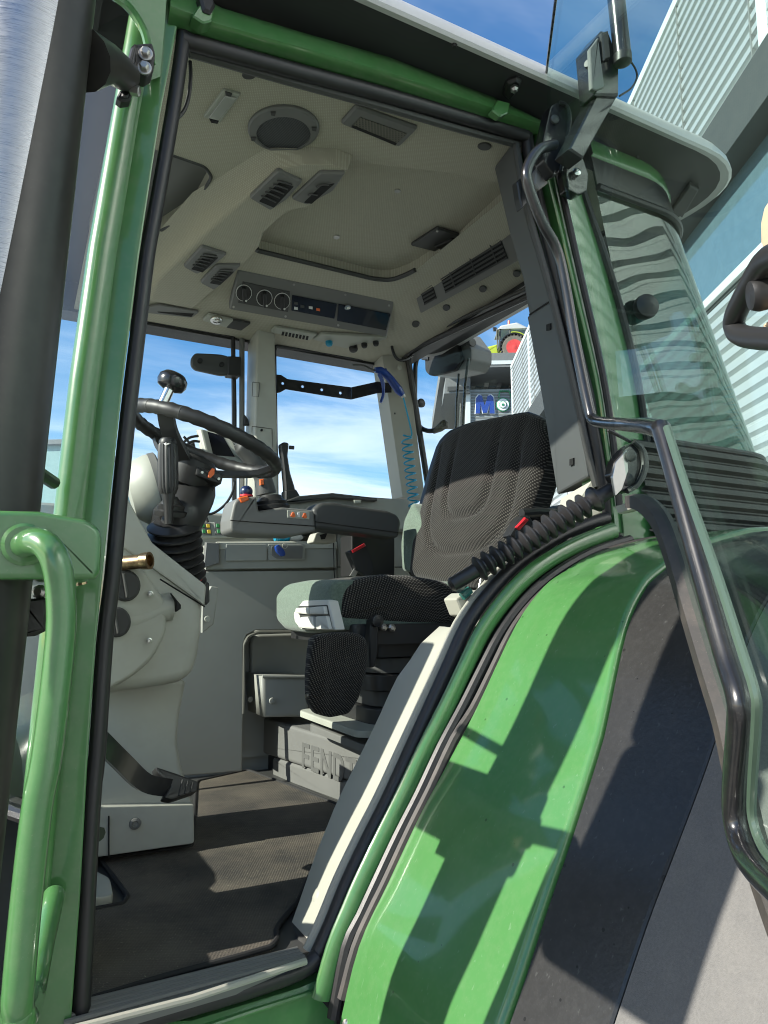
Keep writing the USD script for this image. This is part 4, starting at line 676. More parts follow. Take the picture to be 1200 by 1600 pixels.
# ---- lower left: dash console with heater knobs
DC = grp(TR, 'dash_console'); YDc = 1.98; YUp = 1.85
lowp = [(120, 1062), (292, 1062), (281, 1118), (277, 1160), (284, 1200), (298, 1240), (303, 1258), (304, 1318), (165, 1338), (100, 1345)]
add(DC, 'pedestal', plate(lowp, plane((0, YDc + .03, 1.6), (0, -1, -.04)), .28, .012, [0, 10, 8, 8, 8, 8, 5, 8, 2, 0], steps=3), 'beige_plastic')
upp = [(120, 766), (172, 772), (200, 785), (232, 846), (322, 915), (320, 935), (317, 985), (311, 1030), (303, 1052), (286, 1066), (262, 1072), (120, 1092)]
add(DC, 'upper_body', plate(upp, plane((0, YUp - .04, 1.9), (0, -1, -.02)), .28, .03, [0, 4, 4, 4, 6, 4, 6, 10, 14, 10, 6, 0], steps=4), 'beige_plastic')
add(DC, 'top_band', plate([(120, 764), (172, 768), (200, 779), (238, 848), (323, 915), (320, 947), (262, 905), (185, 850), (120, 830)], plane((0, YUp - .05, 1.9), (0, -1, -.02)), .03, .006, [0, 3, 3, 3, 5, 3, 0, 0, 0], steps=2), 'beige_plastic')
add(DC, 'band_joint', tube(np.array(ats([(250, 905), (320, 948)], Y=YUp - .043)), .002, 5), 'black_hole')
add(DC, 'heater_plate', plate([(120, 860), (200, 875), (225, 890), (252, 930), (258, 938), (262, 985), (240, 1030), (205, 1060), (172, 1078), (120, 1090)], plane((0, YUp - .075, 1.9), (0, -1, -.03)), .05, .012, [0, 8, 8, 14, 4, 14, 20, 20, 10, 0], steps=3), 'beige_plastic')
add(DC, 'duct_bulge', tube(crom(ats([(120, 985), (210, 968), (255, 950), (268, 948)], Y=YUp - .045), 4), [.034 + .0 * k for k in range(13)], 16), 'beige_plastic')
add(DC, 'duct_notch', plate([(268, 927), (283, 945), (283, 951), (276, 956), (275, 940)], plane((0, YUp - .09, 1.9), (0, -1, 0)), .02, .002), 'black_hole')
for x, y, r in ((196, 915, 21), (182, 972, 20)):
    K = grp(DC, 'heater_vent'); pv = plane((0, YUp - .092, 1.9), (0, -1, 0)); add(K, 'ring', plate(circ(x, y, r + 3, 24, r + 4), pv, .01, .003), 'dark_plastic'); add(K, 'disc', plate(circ(x, y, r, 24, r + 1), pv, .006, .001, up=.004), 'black_plastic'); add(K, 'vane', plate([(x - 6, y - r + 2), (x - 1, y - r + 2), (x + 5, y + r - 2), (x, y + r - 2)], pv, .012, .002, up=.013), 'dark_plastic')
for x, y in ((235, 928), (233, 1001)): add(DC, 'screw', lathe([(0, .007), (.003, .007), (.004, .004), (.002, .003)], at(x, y, Y=YUp - .087), (0, -1, 0), 12), 'steel')
add(DC, 'brass_stub', lathe([(-.12, .017), (.0, .017), (.0, .019), (.012, .0205), (.02, .0205), (.02, .014), (.004, .013)], at(222, 877, Y=1.73), nrm(CR + .08 * ZZ - .2 * Fh), 24), 'brass')
add(DC, 'side_switch', plate([(319, 907), (327, 911), (328, 940), (322, 946), (319, 940)], PY(YDc + .1), .02, .003, 2), 'black_plastic')
add(DC, 'rear_bracket', plate([(316, 938), (330, 915), (342, 918), (334, 975), (316, 990)], PY(YDc + .35), .02, .003, 2), 'side_plastic'); add(DC, 'bracket_screw', lathe([(0, .010), (.004, .009)], at(324, 967, Y=YDc + .33), (0, -1, 0), 12), 'key_grey')
add(DC, 'foot_trim', plate([(100, 1262), (303, 1257), (304, 1318), (166, 1338), (100, 1345)], plane((0, YDc + .014, 1.4), (0, -1, -.02)), .02, .004, [0, 3, 5, 3, 0], steps=2), 'beige_plastic'); add(DC, 'foot_screw', lathe([(0, .015), (.004, .014), (.006, .008), (.003, .006)], at(211, 1287, Y=YDc + .012), (0, -1, 0), 16), 'grey_plastic')
add(DC, 'trim_joint', tube(np.array(ats([(170, 1275), (170, 1338)], Y=YDc + .009)), .002, 5), 'black_hole')
for x, y, c in ((281, 885, 'teal_plastic'), (305, 908, 'red_plastic')): add(DC, 'push_button', ell(at(x, y, Y=YUp + .05), (.020, .018, .015), 2), c)
add(DC, 'cup_socket', prism(rnd([at(140, 1404, Z=1.365), at(178, 1398, Z=1.365), at(172, 1370, Z=1.365), at(140, 1355, Z=1.365)], .02), .02, .006, n=(0, 0, 1), steps=2), 'beige_plastic')
# ---- pedal
PL_ = grp(TR, 'foot_pedal'); pth = crom([at(150, 1150, Y=1.70), at(190, 1190, Y=1.72), at(225, 1222, Y=1.74), at(262, 1230, Y=1.76)], 5)
add(PL_, 'arm', sweep(pth, np.array([(-.012, -.02), (.012, -.02), (.012, .02), (-.012, .02)])), 'black_paint', smooth=20)
add(PL_, 'pad', plate([(243, 1197), (277, 1208), (311, 1221), (309, 1236), (270, 1249), (256, 1246), (268, 1226), (246, 1208)], plane(at(275, 1225, Y=1.75), (.2, -.8, .5)), .025, .005, 4, steps=2), 'black_plastic')
for k in range(3): add(PL_, 'tread', plate([(284 + k * 8, 1218 + k * 2.5), (287 + k * 8, 1219 + k * 2.5), (281 + k * 9, 1243 - k * 3), (278 + k * 9, 1244 - k * 3)], plane(at(275, 1225, Y=1.75), (.2, -.8, .5)), .004, .001, up=.003), 'black_plastic')

# ------------------------------------------------------------------ floor, walls, glass of the cab
add(TR, 'cab_floor', box((-.08, 1.33, 1.27), (1.74, 2.86, 1.343), .004), 'dark_plastic')
add(TR, 'front_side_trim', box((.11, 1.425, 1.34), (.15, 1.70, 2.34), .01), 'side_plastic')
add(TR, 'front_wall', box((-.10, 1.36, 1.27), (-.04, 2.86, 1.60), .01), 'side_plastic')
add(TR, 'rear_wall', box((1.74, 1.42, 1.27), (1.80, 2.90, 2.36), .01), 'side_plastic')
add(TR, 'left_inner_wall', box((1.30, 1.40, 1.27), (1.74, 1.46, 2.20), .01), 'dark_plastic')
ws = crom([(.17, 1.36, 0), (.02, 1.62, 0), (-.06, 2.1, 0), (-.02, 2.6, 0), (.02, 2.88, 0)], 6)
add(TR, 'windshield', loft([ws + [0, 0, 1.61], ws + [0, 0, 3.2]], cap=False, closed=False), 'glass_tint')
add(TR, 'windshield_lower_seal', tube(ws + [0, 0, 1.61], .012, 8), 'rubber_seal')
pane('rear_window', [(1.735, 1.47, 2.38), (1.735, 2.83, 2.38), (1.575, 2.83, 3.16), (1.575, 1.47, 3.16)], 'glass_clear')
RWF = grp(TR, 'rear_window_frame')
add(RWF, 'top_seal', tube(np.array(ats([(626, 566), (652, 543), (740, 502), (835, 458)], X=1.575)), .013, 8), 'rubber_seal'); add(RWF, 'inner_lip', tube(np.array(ats([(640, 536), (740, 489), (835, 445)], X=1.56)), .008, 8), 'dark_plastic')
add(RWF, 'side_seal', tube(np.array([at(636, 550, X=1.58), at(672, 780, X=1.73)]), .014, 8), 'rubber_seal'); add(RWF, 'top_rail', box((1.575, 1.45, 3.135), (1.64, 2.95, 3.245), .01), 'black_plastic')
# quarter glass curving round the rear corner, ribbed panel below it
def plan(z, out=0, xs=0):
    s = 1.325 + (3.17 - z) * .225; e = 1.79 + (3.12 - z) * .46; r = .22; P = [(s - xs, 1.302 - out), ((s + e - r) / 2, 1.302 - out)]
    P += [(e - r + (r + out) * math.sin(a), 1.302 + r - (r + out) * math.cos(a)) for a in np.linspace(0, math.pi * .42, 10)]; P.append((P[-1][0] + .04, 1.75)); return np.c_[np.array(P), np.full(len(P), z)]
zs_ = [3.17, 3.0, 2.8, 2.6, 2.435]
q_top = [(905, 258), (950, 272), (990, 292), (1030, 325), (1065, 362)]
add(TR, 'quarter_window', loft([plan(z) for z in zs_], cap=False, closed=False), 'glass_quarter', smooth=60)
add(TR, 'quarter_header', loft([plan(z, o) for z, o in ((3.195, .006), (3.20, .014), (3.23, .014), (3.246, .006))], cap=False, closed=False), 'green_paint', smooth=60)
add(TR, 'quarter_dark_border', loft([plan(z, .007) for z in (3.11, 3.15, 3.2)], cap=False, closed=False), 'black_plastic', smooth=60)
add(TR, 'quarter_top_seal', tube(crom(plan(3.112, .008), 2), .010, 8), 'rubber_seal')
lw = []
for k in range(9):
    z = 2.43 - k * .034; lw += [plan(z, .012, .08), plan(z - .008, .028, .08), plan(z - .022, .028, .08), plan(z - .030, .012, .08)]
add(TR, 'ribbed_corner_panel', loft(lw, cap=False, closed=False), 'black_plastic', smooth=35); add(TR, 'quarter_bottom_seal', tube(crom(plan(2.437, .012), 2), .009, 8), 'rubber_seal')
add(TR, 'corner_base', loft([plan(2.125, .02, .12), plan(2.10, .03, .12), plan(1.9, .03, .12)], cap=False, closed=False), 'green_paint', smooth=40)
add(TR, 'glass_knob', lathe([(-.01, .03), (.012, .034), (.022, .032), (.026, .02), (.03, .012)], at(1006, 482, Y=1.29), nrm((-.35, -1, 0)), 20), 'black_plastic')
add(TR, 'hood', loft([np.array([(x, y, z) for y, z in rnd([(2.1 - w, .8), (2.1 - w, h), (2.1 + w, h), (2.1 + w, .8)], [0, .15, .15, 0], 5)]) for x, w, h in ((-.14, .42, 1.72), (-1.2, .42, 1.68), (-2.0, .38, 1.58), (-2.4, .30, 1.5))]), 'green_paint')
add(TR, 'chassis', box((-2.2, 1.75, .5), (2.2, 2.45, 1.27), .03), 'black_plastic')
for y0 in (.95, 3.25):
    FWH = grp(TR, 'front_wheel'); c = np.array([-1.7, y0, .68]); add(FWH, 'tyre', lathe([(-.2, .38), (-.24, .58), (-.17, .68), (.17, .68), (.24, .58), (.2, .38)], c, (0, 1, 0), 40), 'tyre'); add(FWH, 'rim', lathe([(-.19, .4), (-.212, .39), (-.203, .2), (-.24, .1)], c, (0, 1, 0), 24), 'red_paint')

# ------------------------------------------------------------------ seat
ST = grp(TR, 'driver_seat')
nf = nrm((-.992, -.124, 0)); PF = plane((.985, 2.64, 1.4), nf)
add(ST, 'base_box', plate([(383, 1118), (396, 1116), (470, 1139), (560, 1164), (640, 1190), (640, 1250), (532, 1217), (460, 1194), (383, 1168)], PF, .62, .012, [4, 4, 0, 0, 4, 4, 0, 0, 4], steps=3), 'grey_plastic')
add(ST, 'base_lower', plate([(424, 1184), (534, 1219), (640, 1254), (640, 1300), (520, 1251), (424, 1214)], PF, .5, .008, 2, up=-.004), 'grey_plastic')
add(ST, 'base_side_slot', plate([(386, 1172), (418, 1182), (420, 1210), (386, 1198)], PF, .3, .003, up=-.03), 'black_plastic')
ul = at(470, 1197, pl=(PF[0] + nf * .0005, nf)); uh = np.linalg.norm(at(470, 1160, pl=PF) - ul)
add(ST, 'raised_lettering', text3('FENDT', uh, ul, np.cross(ZZ, nf) , ZZ, .0014, True), 'lettering_grey', smooth=False)
def slabz(x0, x1, y0, y1, z0, z1, r): return prism([(x, y, z1) for x, y in rnd([(x0, y0), (x1, y0), (x1, y1), (x0, y1)], r, 5)], z1 - z0, .005, n=(0, 0, 1), steps=2)
add(ST, 'swivel_plate', slabz(.95, 1.35, 1.90, 2.36, 1.575, 1.597, .05), 'grey_plastic'); add(ST, 'slide_plate', slabz(.92, 1.34, 1.88, 2.38, 1.622, 1.642, .05), 'key_grey')
for k in range(5): add(ST, 'suspension_bellows', slabz(1.0 + .02 * (k % 2), 1.32, 1.95 + .02 * (k % 2), 2.32, 1.642 + k * .05, 1.642 + k * .05 + .046, .06), 'black_plastic' if k % 2 == 0 else 'dark_plastic')
add(ST, 'seat_pan', slabz(.90, 1.36, 1.90, 2.42, 1.885, 1.945, .04), 'black_plastic')
for x, y in ((598, 980), (611, 981)): add(ST, 'bolt', lathe([(0, .012), (.012, .012), (.016, .006)], at(x, y, Y=1.89), (-.2, -1, 0), 6), 'steel')
add(ST, 'frame_strut', plate([(574, 975), (581, 975), (581, 1010), (574, 1010)], PY(1.90), .03, .003), 'steel'); add(ST, 'pad_arm', plate([(580, 968), (592, 968), (591, 1020), (586, 1042), (578, 1044), (577, 1000)], PY(1.86), .03, .004, 2), 'black_plastic')
add(ST, 'pivot_knob', lathe([(0, .018), (.02, .018), (.024, .01)], at(586, 970, Y=1.86), (0, -1, 0), 14), 'black_plastic')
gc = rnd([(428, 926), (440, 912), (470, 906), (519, 905), (518, 986), (470, 990), (440, 986), (428, 972)], 6)
add(ST, 'lower_cushion', puff(np.array([at(x, y, X=.845) for x, y in gc]), .50, .035, .008, 64), 'velour_green')
LV = grp(ST, 'lever_panel') if 0 else ST
PLV = plane((.836, 2, 2), (-1, 0, 0))
add(ST, 'lever_frame', plate([(458, 958), (473, 938), (513, 937), (524, 985), (470, 984), (460, 972)], PLV, .03, .005, 3, steps=2), 'white_plastic')
add(ST, 'lever_recess', plate([(466, 947), (512, 945), (520, 983), (472, 982)], PLV, .003, 0, 2, up=.0008), 'dark_plastic')
for l in ([(467, 950), (487, 949), (487, 960), (466, 958)], [(489, 949), (511, 947), (513, 960), (489, 960)], [(474, 964), (494, 963), (496, 983), (471, 981)], [(498, 963), (515, 962), (520, 984), (499, 983)]): add(ST, 'lever_key', plate(l, PLV, .03, .004, 2, up=.012, steps=2), 'white_plastic')
bc = rnd([(533, 968), (535, 930), (545, 912), (568, 902), (600, 897), (650, 899), (700, 908), (722, 924), (724, 968), (716, 977), (640, 975), (560, 970)], 8)
add(ST, 'seat_cushion', puff(np.array([at(x, y, Y=1.90) for x, y in bc]), .40, .032, .012, 84), 'seat_cloth_arc')
nb = nrm((-.977, 0, .213)); PBK = plane((1.30, 2.2, 2.11), nb)
bo = rnd([(632, 897), (637, 850), (650, 795), (668, 730), (681, 690), (698, 671), (730, 658), (775, 648), (815, 640), (836, 648), (849, 668), (849, 692), (838, 730), (822, 780), (803, 822), (785, 868), (765, 895), (735, 916), (690, 912)], 5)
def groove(a, b):
    u = abs(a - .5) * 2; w = max(0, .62 - b) / .62; q = (u ** 3.2 + w ** 3.2) ** (1 / 3.2); h = 0
    for g in (.36, .68): h -= .017 * math.exp(-((q - g) / .035) ** 2)
    if b > .62: h *= max(0, 1 - (b - .62) / .36)
    return h + .006 * math.cos(q * 3.0)
bm = puff(np.array([at(x, y, pl=PBK) for x, y in bo]), .11, .035, .014, 128, 26, groove); add(ST, 'backrest', bm, 'seat_cloth')
add(ST, 'backrest_shell', puff(np.array([at(x + 5 * (x > 760), y, pl=plane(PBK[0] - nb * .07, nb)) for x, y in bo]), .08, .02, 0, 64), 'black_plastic')
add(ST, 'side_bolster', puff(np.array(ats([(641, 786), (629, 812), (624, 850), (626, 893), (655, 896), (662, 820)], X=1.34)), .10, .02, .004, 40), 'velour_green')
add(ST, 'belt_buckle', plate([(795, 838), (806, 818), (816, 805), (828, 805), (836, 817), (828, 832), (806, 842)], PY(1.56), .03, .006, 3), 'black_plastic'); add(ST, 'buckle_button', plate([(806, 824), (821, 807), (828, 812), (813, 829)], PY(1.555), .02, .004, 2), 'red_plastic')
add(ST, 'armrest_stub', tube(np.array(ats([(815, 802), (840, 800), (868, 802)], Y=1.60)), .014, 10), 'black_plastic')
add(ST, 'belt_box', plate([(549, 836), (617, 838), (617, 900), (549, 900)], PY(2.50), .1, .004), 'black_plastic'); add(ST, 'belt_socket', plate([(544, 862), (572, 851), (580, 868), (586, 893), (576, 902), (556, 890)], PY(2.36), .03, .006, 3, steps=2), 'black_plastic'); add(ST, 'socket_button', plate([(550, 860), (570, 849), (572, 853), (552, 864)], PY(2.355), .012, .002), 'red_plastic'); add(ST, 'socket_strap', plate([(556, 884), (560, 893), (555, 901), (546, 900)], PY(2.37), .004, .001), 'steel')
po = rnd([(496, 993), (525, 989), (560, 989), (576, 996), (580, 1015), (577, 1050), (566, 1092), (550, 1117), (520, 1123), (497, 1117), (486, 1098), (485, 1058), (489, 1012)], 6)
AP = grp(TR, 'folded_armrest'); add(AP, 'pad', puff(np.array([at(x, y, Y=1.80) for x, y in po]), .06, .022, .006, 72, 16, lambda a, b: .007 * (1 / (1 + math.exp((a - .27) * 60))) - .004), 'pad_cloth'); add(AP, 'backing', plate([(486, 1000), (494, 994), (492, 1112), (483, 1100), (482, 1050)], PY(1.835), .02, .004), 'black_plastic'); add(AP, 'screw', lathe([(0, .006), (.008, .006)], at(482, 1087, Y=1.82), (-1, -.2, 0), 8), 'steel')
# ------------------------------------------------------------------ armrest with joystick
AR = grp(TR, 'control_armrest')
add(AR, 'armrest_pad', plate([(489, 796), (500, 785), (520, 784), (560, 791), (606, 797), (622, 804), (628, 815), (623, 841), (600, 838), (545, 831), (492, 826)], PY(2.26), .10, .014, [4, 6, 4, 0, 4, 6, 6, 6, 0, 0, 4], steps=3), 'dark_plastic')
add(AR, 'pad_seam', tube(np.array(ats([(492, 815), (545, 822), (622, 832)], Y=2.257)), .0015, 5), 'black_hole')
add(AR, 'control_box', plate([(360, 828), (360, 811), (365, 786), (371, 778), (401, 775), (405, 798), (441, 792), (491, 797), (494, 830), (462, 837), (388, 836), (366, 833)], PY(2.24), .12, .010, [5, 3, 5, 4, 3, 2, 3, 5, 5, 3, 4, 4], steps=3), 'grey_plastic')
add(AR, 'box_seam', tube(np.array(ats([(360, 813), (400, 816), (492, 822)], Y=2.2385)), .0016, 5), 'black_hole')
add(AR, 'switch_plate', plate([(449, 797), (483, 800), (483, 812), (449, 809)], PY(2.24), .005, .001, 1, up=.003), 'key_grey')
for x, y, c in ((457, 804.5, 'orange_plastic'), (475, 806, 'orange_plastic')): add(AR, 'rocker_switch', plate([(x - 4, y + 2), (x - 1, y - 4), (x + 2, y - 4), (x + 4, y + 3), (x, y + 4.5)], PY(2.24), .005, .001, 1, up=.0065), c)
add(AR, 'switch_light', plate([(464, 801), (468, 801), (468, 808), (464, 808)], PY(2.24), .004, .001, up=.005), 'icon_white')
add(AR, 'blue_dial', ell(at(385, 768, Y=2.28), (.021, .021, .020), 3), 'dial_blue'); add(AR, 'dial_band', lathe([(0, .0215), (.006, .0215)], at(385, 776, Y=2.28), (0, 0, 1), 20), 'red_plastic'); add(AR, 'red_lever', plate([(373, 777), (388, 774), (390, 781), (377, 786)], PY(2.235), .02, .003, 2), 'orange_plastic')
add(AR, 'joystick_grip', tube(crom([at(370, 692, Y=2.32), at(380, 700, Y=2.32), at(397, 720, Y=2.32), at(410, 745, Y=2.32), at(416, 772, Y=2.32)], 5), np.interp(np.arange(21), [0, 4, 10, 15, 20], [.016, .030, .034, .030, .036]), 16), 'dark_plastic')
add(AR, 'grip_button', plate([(406, 749), (412, 748), (413, 757), (407, 758)], PY(2.285), .01, .002), 'orange_plastic')
add(AR, 'joystick_boot', lathe([(0, .062), (.012, .064), (.018, .054), (.028, .056), (.034, .046), (.05, .036)], at(424, 797, Y=2.31), (-.1, 0, 1), 24), 'black_plastic')
add(AR, 'mounting_bracket', prism(rnd([at(494, 832, Y=2.44), at(525, 832, Y=2.44), at(526, 846, Y=2.44), at(520, 849, Y=2.44), at(488, 848, Y=2.44)], .01), .06, .004, steps=2), 'cream_plastic'); add(AR, 'bracket_hole', plate([(500, 836), (512, 832), (508, 842), (502, 843)], PY(2.436), .003, 0), 'black_hole')
# ------------------------------------------------------------------ steering wheel and column
SWL = grp(TR, 'steering_wheel'); wcen = at(320, 689, Y=1.90); rr0 = nrm(wcen - EYE); e1 = nrm(.925 * CR - .375 * CU); e1 = nrm(e1 - rr0 * np.dot(e1, rr0)); nw = nrm(np.cross(e1, rr0)); nw = nw if nw[2] > 0 else -nw
e2 = rr0; tl = math.radians(-13.0); e2, nw = nrm(e2 * math.cos(tl) + nw * math.sin(tl)), nrm(nw * math.cos(tl) - e2 * math.sin(tl)); WR = .204
th = np.linspace(0, 2 * math.pi, 97); circle = np.array([wcen + WR * (e1 * math.cos(t) + e2 * math.sin(t)) for t in th])
nS = 14; V = []; F = []
for i, t in enumerate(th[:-1]):
    er = e1 * math.cos(t) + e2 * math.sin(t); k = .0175 * (1 + .07 * math.cos(t * 36) * (abs(math.sin(t / 1)) > .0))
    for a in np.linspace(0, 2 * math.pi, nS, endpoint=False): V.append(wcen + er * (WR + k * math.cos(a)) + nw * k * 1.05 * math.sin(a))
for i in range(96):
    for j in range(nS): a, b, c, d = i * nS + j, i * nS + (j + 1) % nS, ((i + 1) % 96) * nS + (j + 1) % nS, ((i + 1) % 96) * nS + j; F += [[a, b, c], [a, c, d]]
add(SWL, 'rim', TM(V, F), 'black_plastic', smooth=60); hub = wcen - nw * .085
for t in (math.radians(-8), math.radians(128), math.radians(-125)):
    er = e1 * math.cos(t) + e2 * math.sin(t); a, b = hub + er * .035, wcen + er * (WR - .005) - nw * .004; m = b - er * .05 - nw * .038
    add(SWL, 'spoke', sweep(crom([a, m, b], 5), np.array([(-.026, -.006), (.026, -.006), (.026, .006), (-.026, .006)])[:, ::-1] if 0 else np.array([(-.020, -.007), (.020, -.007), (.020, .007), (-.020, .007)])), 'black_plastic', smooth=25)
for t in (math.radians(-112), math.radians(-138)): er = e1 * math.cos(t) + e2 * math.sin(t); add(SWL, 'rim_joint', lathe([(-.0015, .0184), (.0015, .0184)], wcen + er * WR, -e1 * math.sin(t) + e2 * math.cos(t), 16), 'dark_plastic')
add(SWL, 'hub', lathe([(-.05, .045), (-.01, .06), (.015, .062), (.03, .05), (.034, .02)], hub, nw, 24), 'black_plastic')
add(SWL, 'spoke_cover', plate([(308, 728), (350, 741), (346, 757), (330, 752), (306, 742)], PY(1.84), .05, .006, 3, steps=2), 'black_plastic'); add(SWL, 'badge', plate([(326, 738), (332, 731), (336, 733), (335, 741), (329, 747), (325, 746)], PY(1.835), .004, .001, 1), 'orange_plastic')
for x, y in ((316, 738), (342, 748)): add(SWL, 'cover_screw', plate(circ(x, y, 2.2, 8), PY(1.837), .004, 0), 'steel')
tk = math.radians(-128); kp = wcen + WR * (e1 * math.cos(tk) + e2 * math.sin(tk))
# shift the knob so that it stands over the rim at its place
add(SWL, 'knob_stem', lathe([(.01, .013), (.05, .013), (.052, .017)], kp, nw, 14), 'chrome'); add(SWL, 'spinner_knob', lathe([(.05, .018), (.056, .032), (.068, .037), (.082, .035), (.092, .026), (.097, .008)], kp, nw, 24), 'black_paint')
SC = grp(TR, 'steering_column')
add(SC, 'column_head', tube(crom([hub - nw * .02, at(304, 770, Y=1.93), at(284, 815, Y=1.855), at(277, 832, Y=1.93)], 4), [.05, .052, .055, .055, .056, .056, .055, .054, .053, .05, .048, .046, .046], 16), 'black_plastic')
add(SC, 'head_cover', plate([(290, 745), (318, 752), (338, 760), (322, 795), (308, 828), (285, 828), (276, 800)], PY(1.885), .09, .01, 4, steps=2), 'black_plastic')
add(SC, 'lower_block', plate([(246, 792), (258, 778), (282, 776), (300, 786), (312, 800), (306, 824), (262, 824), (248, 812)], PY(1.86), .10, .012, 4, steps=2), 'black_plastic')
prof_b = []
for k in range(8): z = .0 + k * .0225; rr_ = .066 + .006 * (1 - k / 7); prof_b += [(z, rr_ * .80), (z + .009, rr_ * 1.02), (z + .013, rr_ * 1.02)]
prof_b.append((.184, .05)); bt = at(279, 916, Y=1.925); add(SC, 'rubber_boot', lathe(prof_b, bt, nrm(at(272, 822, Y=1.855) - bt), 28), 'rubber_seal', smooth=25)
LVR = grp(TR, 'shift_lever'); lg0, lg1 = at(263, 772, Y=1.78), at(262, 694, Y=1.78); ax = nrm(lg1 - lg0); ln = np.linalg.norm(lg1 - lg0); u_, v_ = basis(ax)
fl = [[(math.cos(a) * (r + (.0016 if k % 2 else 0)), math.sin(a) * (r + (.0016 if k % 2 else 0))) for k, a in enumerate(np.linspace(0, 2 * math.pi, 36, endpoint=False))] for r in (.017, .0225, .0235, .023, .0215, .020)]
add(LVR, 'grip', sweep(np.array([lg0 + ax * ln * f for f in (0, .12, .4, .75, .97, 1)]), fl), 'black_plastic', smooth=20); add(LVR, 'cap', lathe([(0, .021), (.008, .021), (.014, .017), (.016, .004)], lg1, ax, 24), 'black_plastic')
add(LVR, 'neck', lathe([(-.075, .010), (-.03, .012), (0, .017)], lg0, ax, 16), 'black_plastic'); add(LVR, 'horn_symbol', plate([(255, 692), (262, 689), (269, 689), (266, 693), (259, 695)], plane(lg1 + ax * .0145, nrm(ax - rr0 * .7)), .002, 0), 'icon_white')
add(LVR, 'boot', lathe([(0, .042), (.012, .043), (.016, .034), (.026, .035), (.03, .026), (.05, .014)], at(266, 806, Y=1.83), nrm((0, -.2, 1)), 20), 'black_plastic')
add(LVR, 'steel_pin', lathe([(0, .006), (.03, .006)], at(270, 822, Y=1.85), (0, 0, -1), 8), 'chrome')
ID = grp(TR, 'instrument_pod'); pc = at(236, 766, Y=2.0); add(ID, 'back_shell', lathe([(-.06, .03), (-.055, .066), (-.03, .089), (0, .098), (.012, .098)], pc, nrm(CR * .9 + CF * .35 + CU * .25), 32), 'key_grey'); add(ID, 'bezel', lathe([(.012, .1), (.03, .1), (.034, .093)], pc, nrm(CR * .9 + CF * .35 + CU * .25), 32), 'grey_plastic')
TM_ = grp(TR, 'terminal_screen'); pt = plane(at(345, 700, Y=2.42), nrm((-.15, -1, .2)))
add(TM_, 'housing', plate([(314, 670), (354, 676), (372, 698), (390, 729), (326, 720)], pt, .035, .006, 3, steps=2), 'key_grey'); add(TM_, 'display', plate([(323, 674), (348, 681), (367, 714), (330, 711)], pt, .003, .0005, 1, up=.0015), 'screen'); add(TM_, 'side', plate([(305, 671), (315, 670), (327, 720), (315, 722)], plane(at(315, 695, Y=2.40), nrm((-.8, -.6, 0))), .03, .004, 2), 'key_grey')
for k in range(5): add(TM_, 'key', plate([(362 + k * 3.2, 690 + k * 6.2), (367 + k * 3.2, 691 + k * 6.2), (369 + k * 3.2, 695 + k * 6.2), (364 + k * 3.2, 694 + k * 6.2)], pt, .003, .0005, up=.003), 'grey_plastic')
for l, Yv in (([(279, 708), (285, 694), (296, 684), (310, 681)], 2.35), ([(281, 716), (288, 700), (300, 690), (312, 690)], 2.36), ([(284, 714), (296, 707), (312, 710), (318, 722)], 2.34), ([(310, 800), (330, 803), (350, 790), (362, 772), (367, 752)], 2.4), ([(321, 788), (320, 800), (325, 816)], 2.42), ([(287, 682), (296, 692)], 2.33)): add(TM_, 'cable', tube(crom(ats(l, Y=Yv), 5), .0045, 8), 'black_plastic')
add(TM_, 'bracket', plate([(297, 694), (304, 690), (309, 712), (306, 718), (300, 716)], PY(2.38), .02, .003), 'black_plastic')

# ------------------------------------------------------------------ things outside the rear window that belong to the tractor
WLt = grp(TR, 'rear_work_light'); add(WLt, 'face', plate([(663, 538), (668, 532), (702, 520), (712, 530), (721, 561), (710, 579), (672, 588), (664, 580)], PX(1.86), .02, .004, [3, 3, 3, 4, 4, 4, 6, 4]), 'black_hole'); add(WLt, 'housing', plate([(666, 534), (703, 519), (718, 519), (736, 544), (736, 562), (728, 577), (690, 586), (670, 586)], PX(1.882), .12, .01, 3, steps=2), 'grey_plastic'); add(WLt, 'bracket', plate([(655, 538), (668, 536), (668, 562), (658, 562)], PX(1.85), .03, .003), 'black_plastic'); add(WLt, 'pivot', lathe([(-.02, .02), (.02, .02)], at(735, 537, X=1.9), (0, -1, 0), 14), 'dark_plastic')
GR = grp(TR, 'grab_rail'); add(GR, 'tube', tube(bend(ats([(658, 546), (649, 566), (648, 640), (654, 668), (672, 675), (690, 668)], X=1.68), .06), .011, 10), 'black_plastic'); add(GR, 'grip_end', tube(crom(ats([(678, 674), (688, 668), (694, 663), (696, 668)], X=1.68), 3), [.012, .014, .017, .019, .02, .02, .02, .018, .016, .012], 12), 'black_plastic'); add(GR, 'knob', lathe([(0, .009), (.03, .009), (.032, .02), (.045, .022), (.05, .012)], at(650, 633, X=1.69), (0.1, -1, 0), 14), 'black_plastic')
WP = grp(TR, 'rear_wiper'); add(WP, 'arm', tube(np.array(ats([(732, 560), (727, 600), (722, 680)], X=1.80)), .007, 8), 'black_paint'); add(WP, 'blade', tube(np.array(ats([(717, 584), (714, 625), (712, 690)], X=1.79)), .006, 8), 'black_paint'); add(WP, 'blade_spine', tube(np.array(ats([(719, 630), (718, 690)], X=1.795)), .003, 6), 'steel')

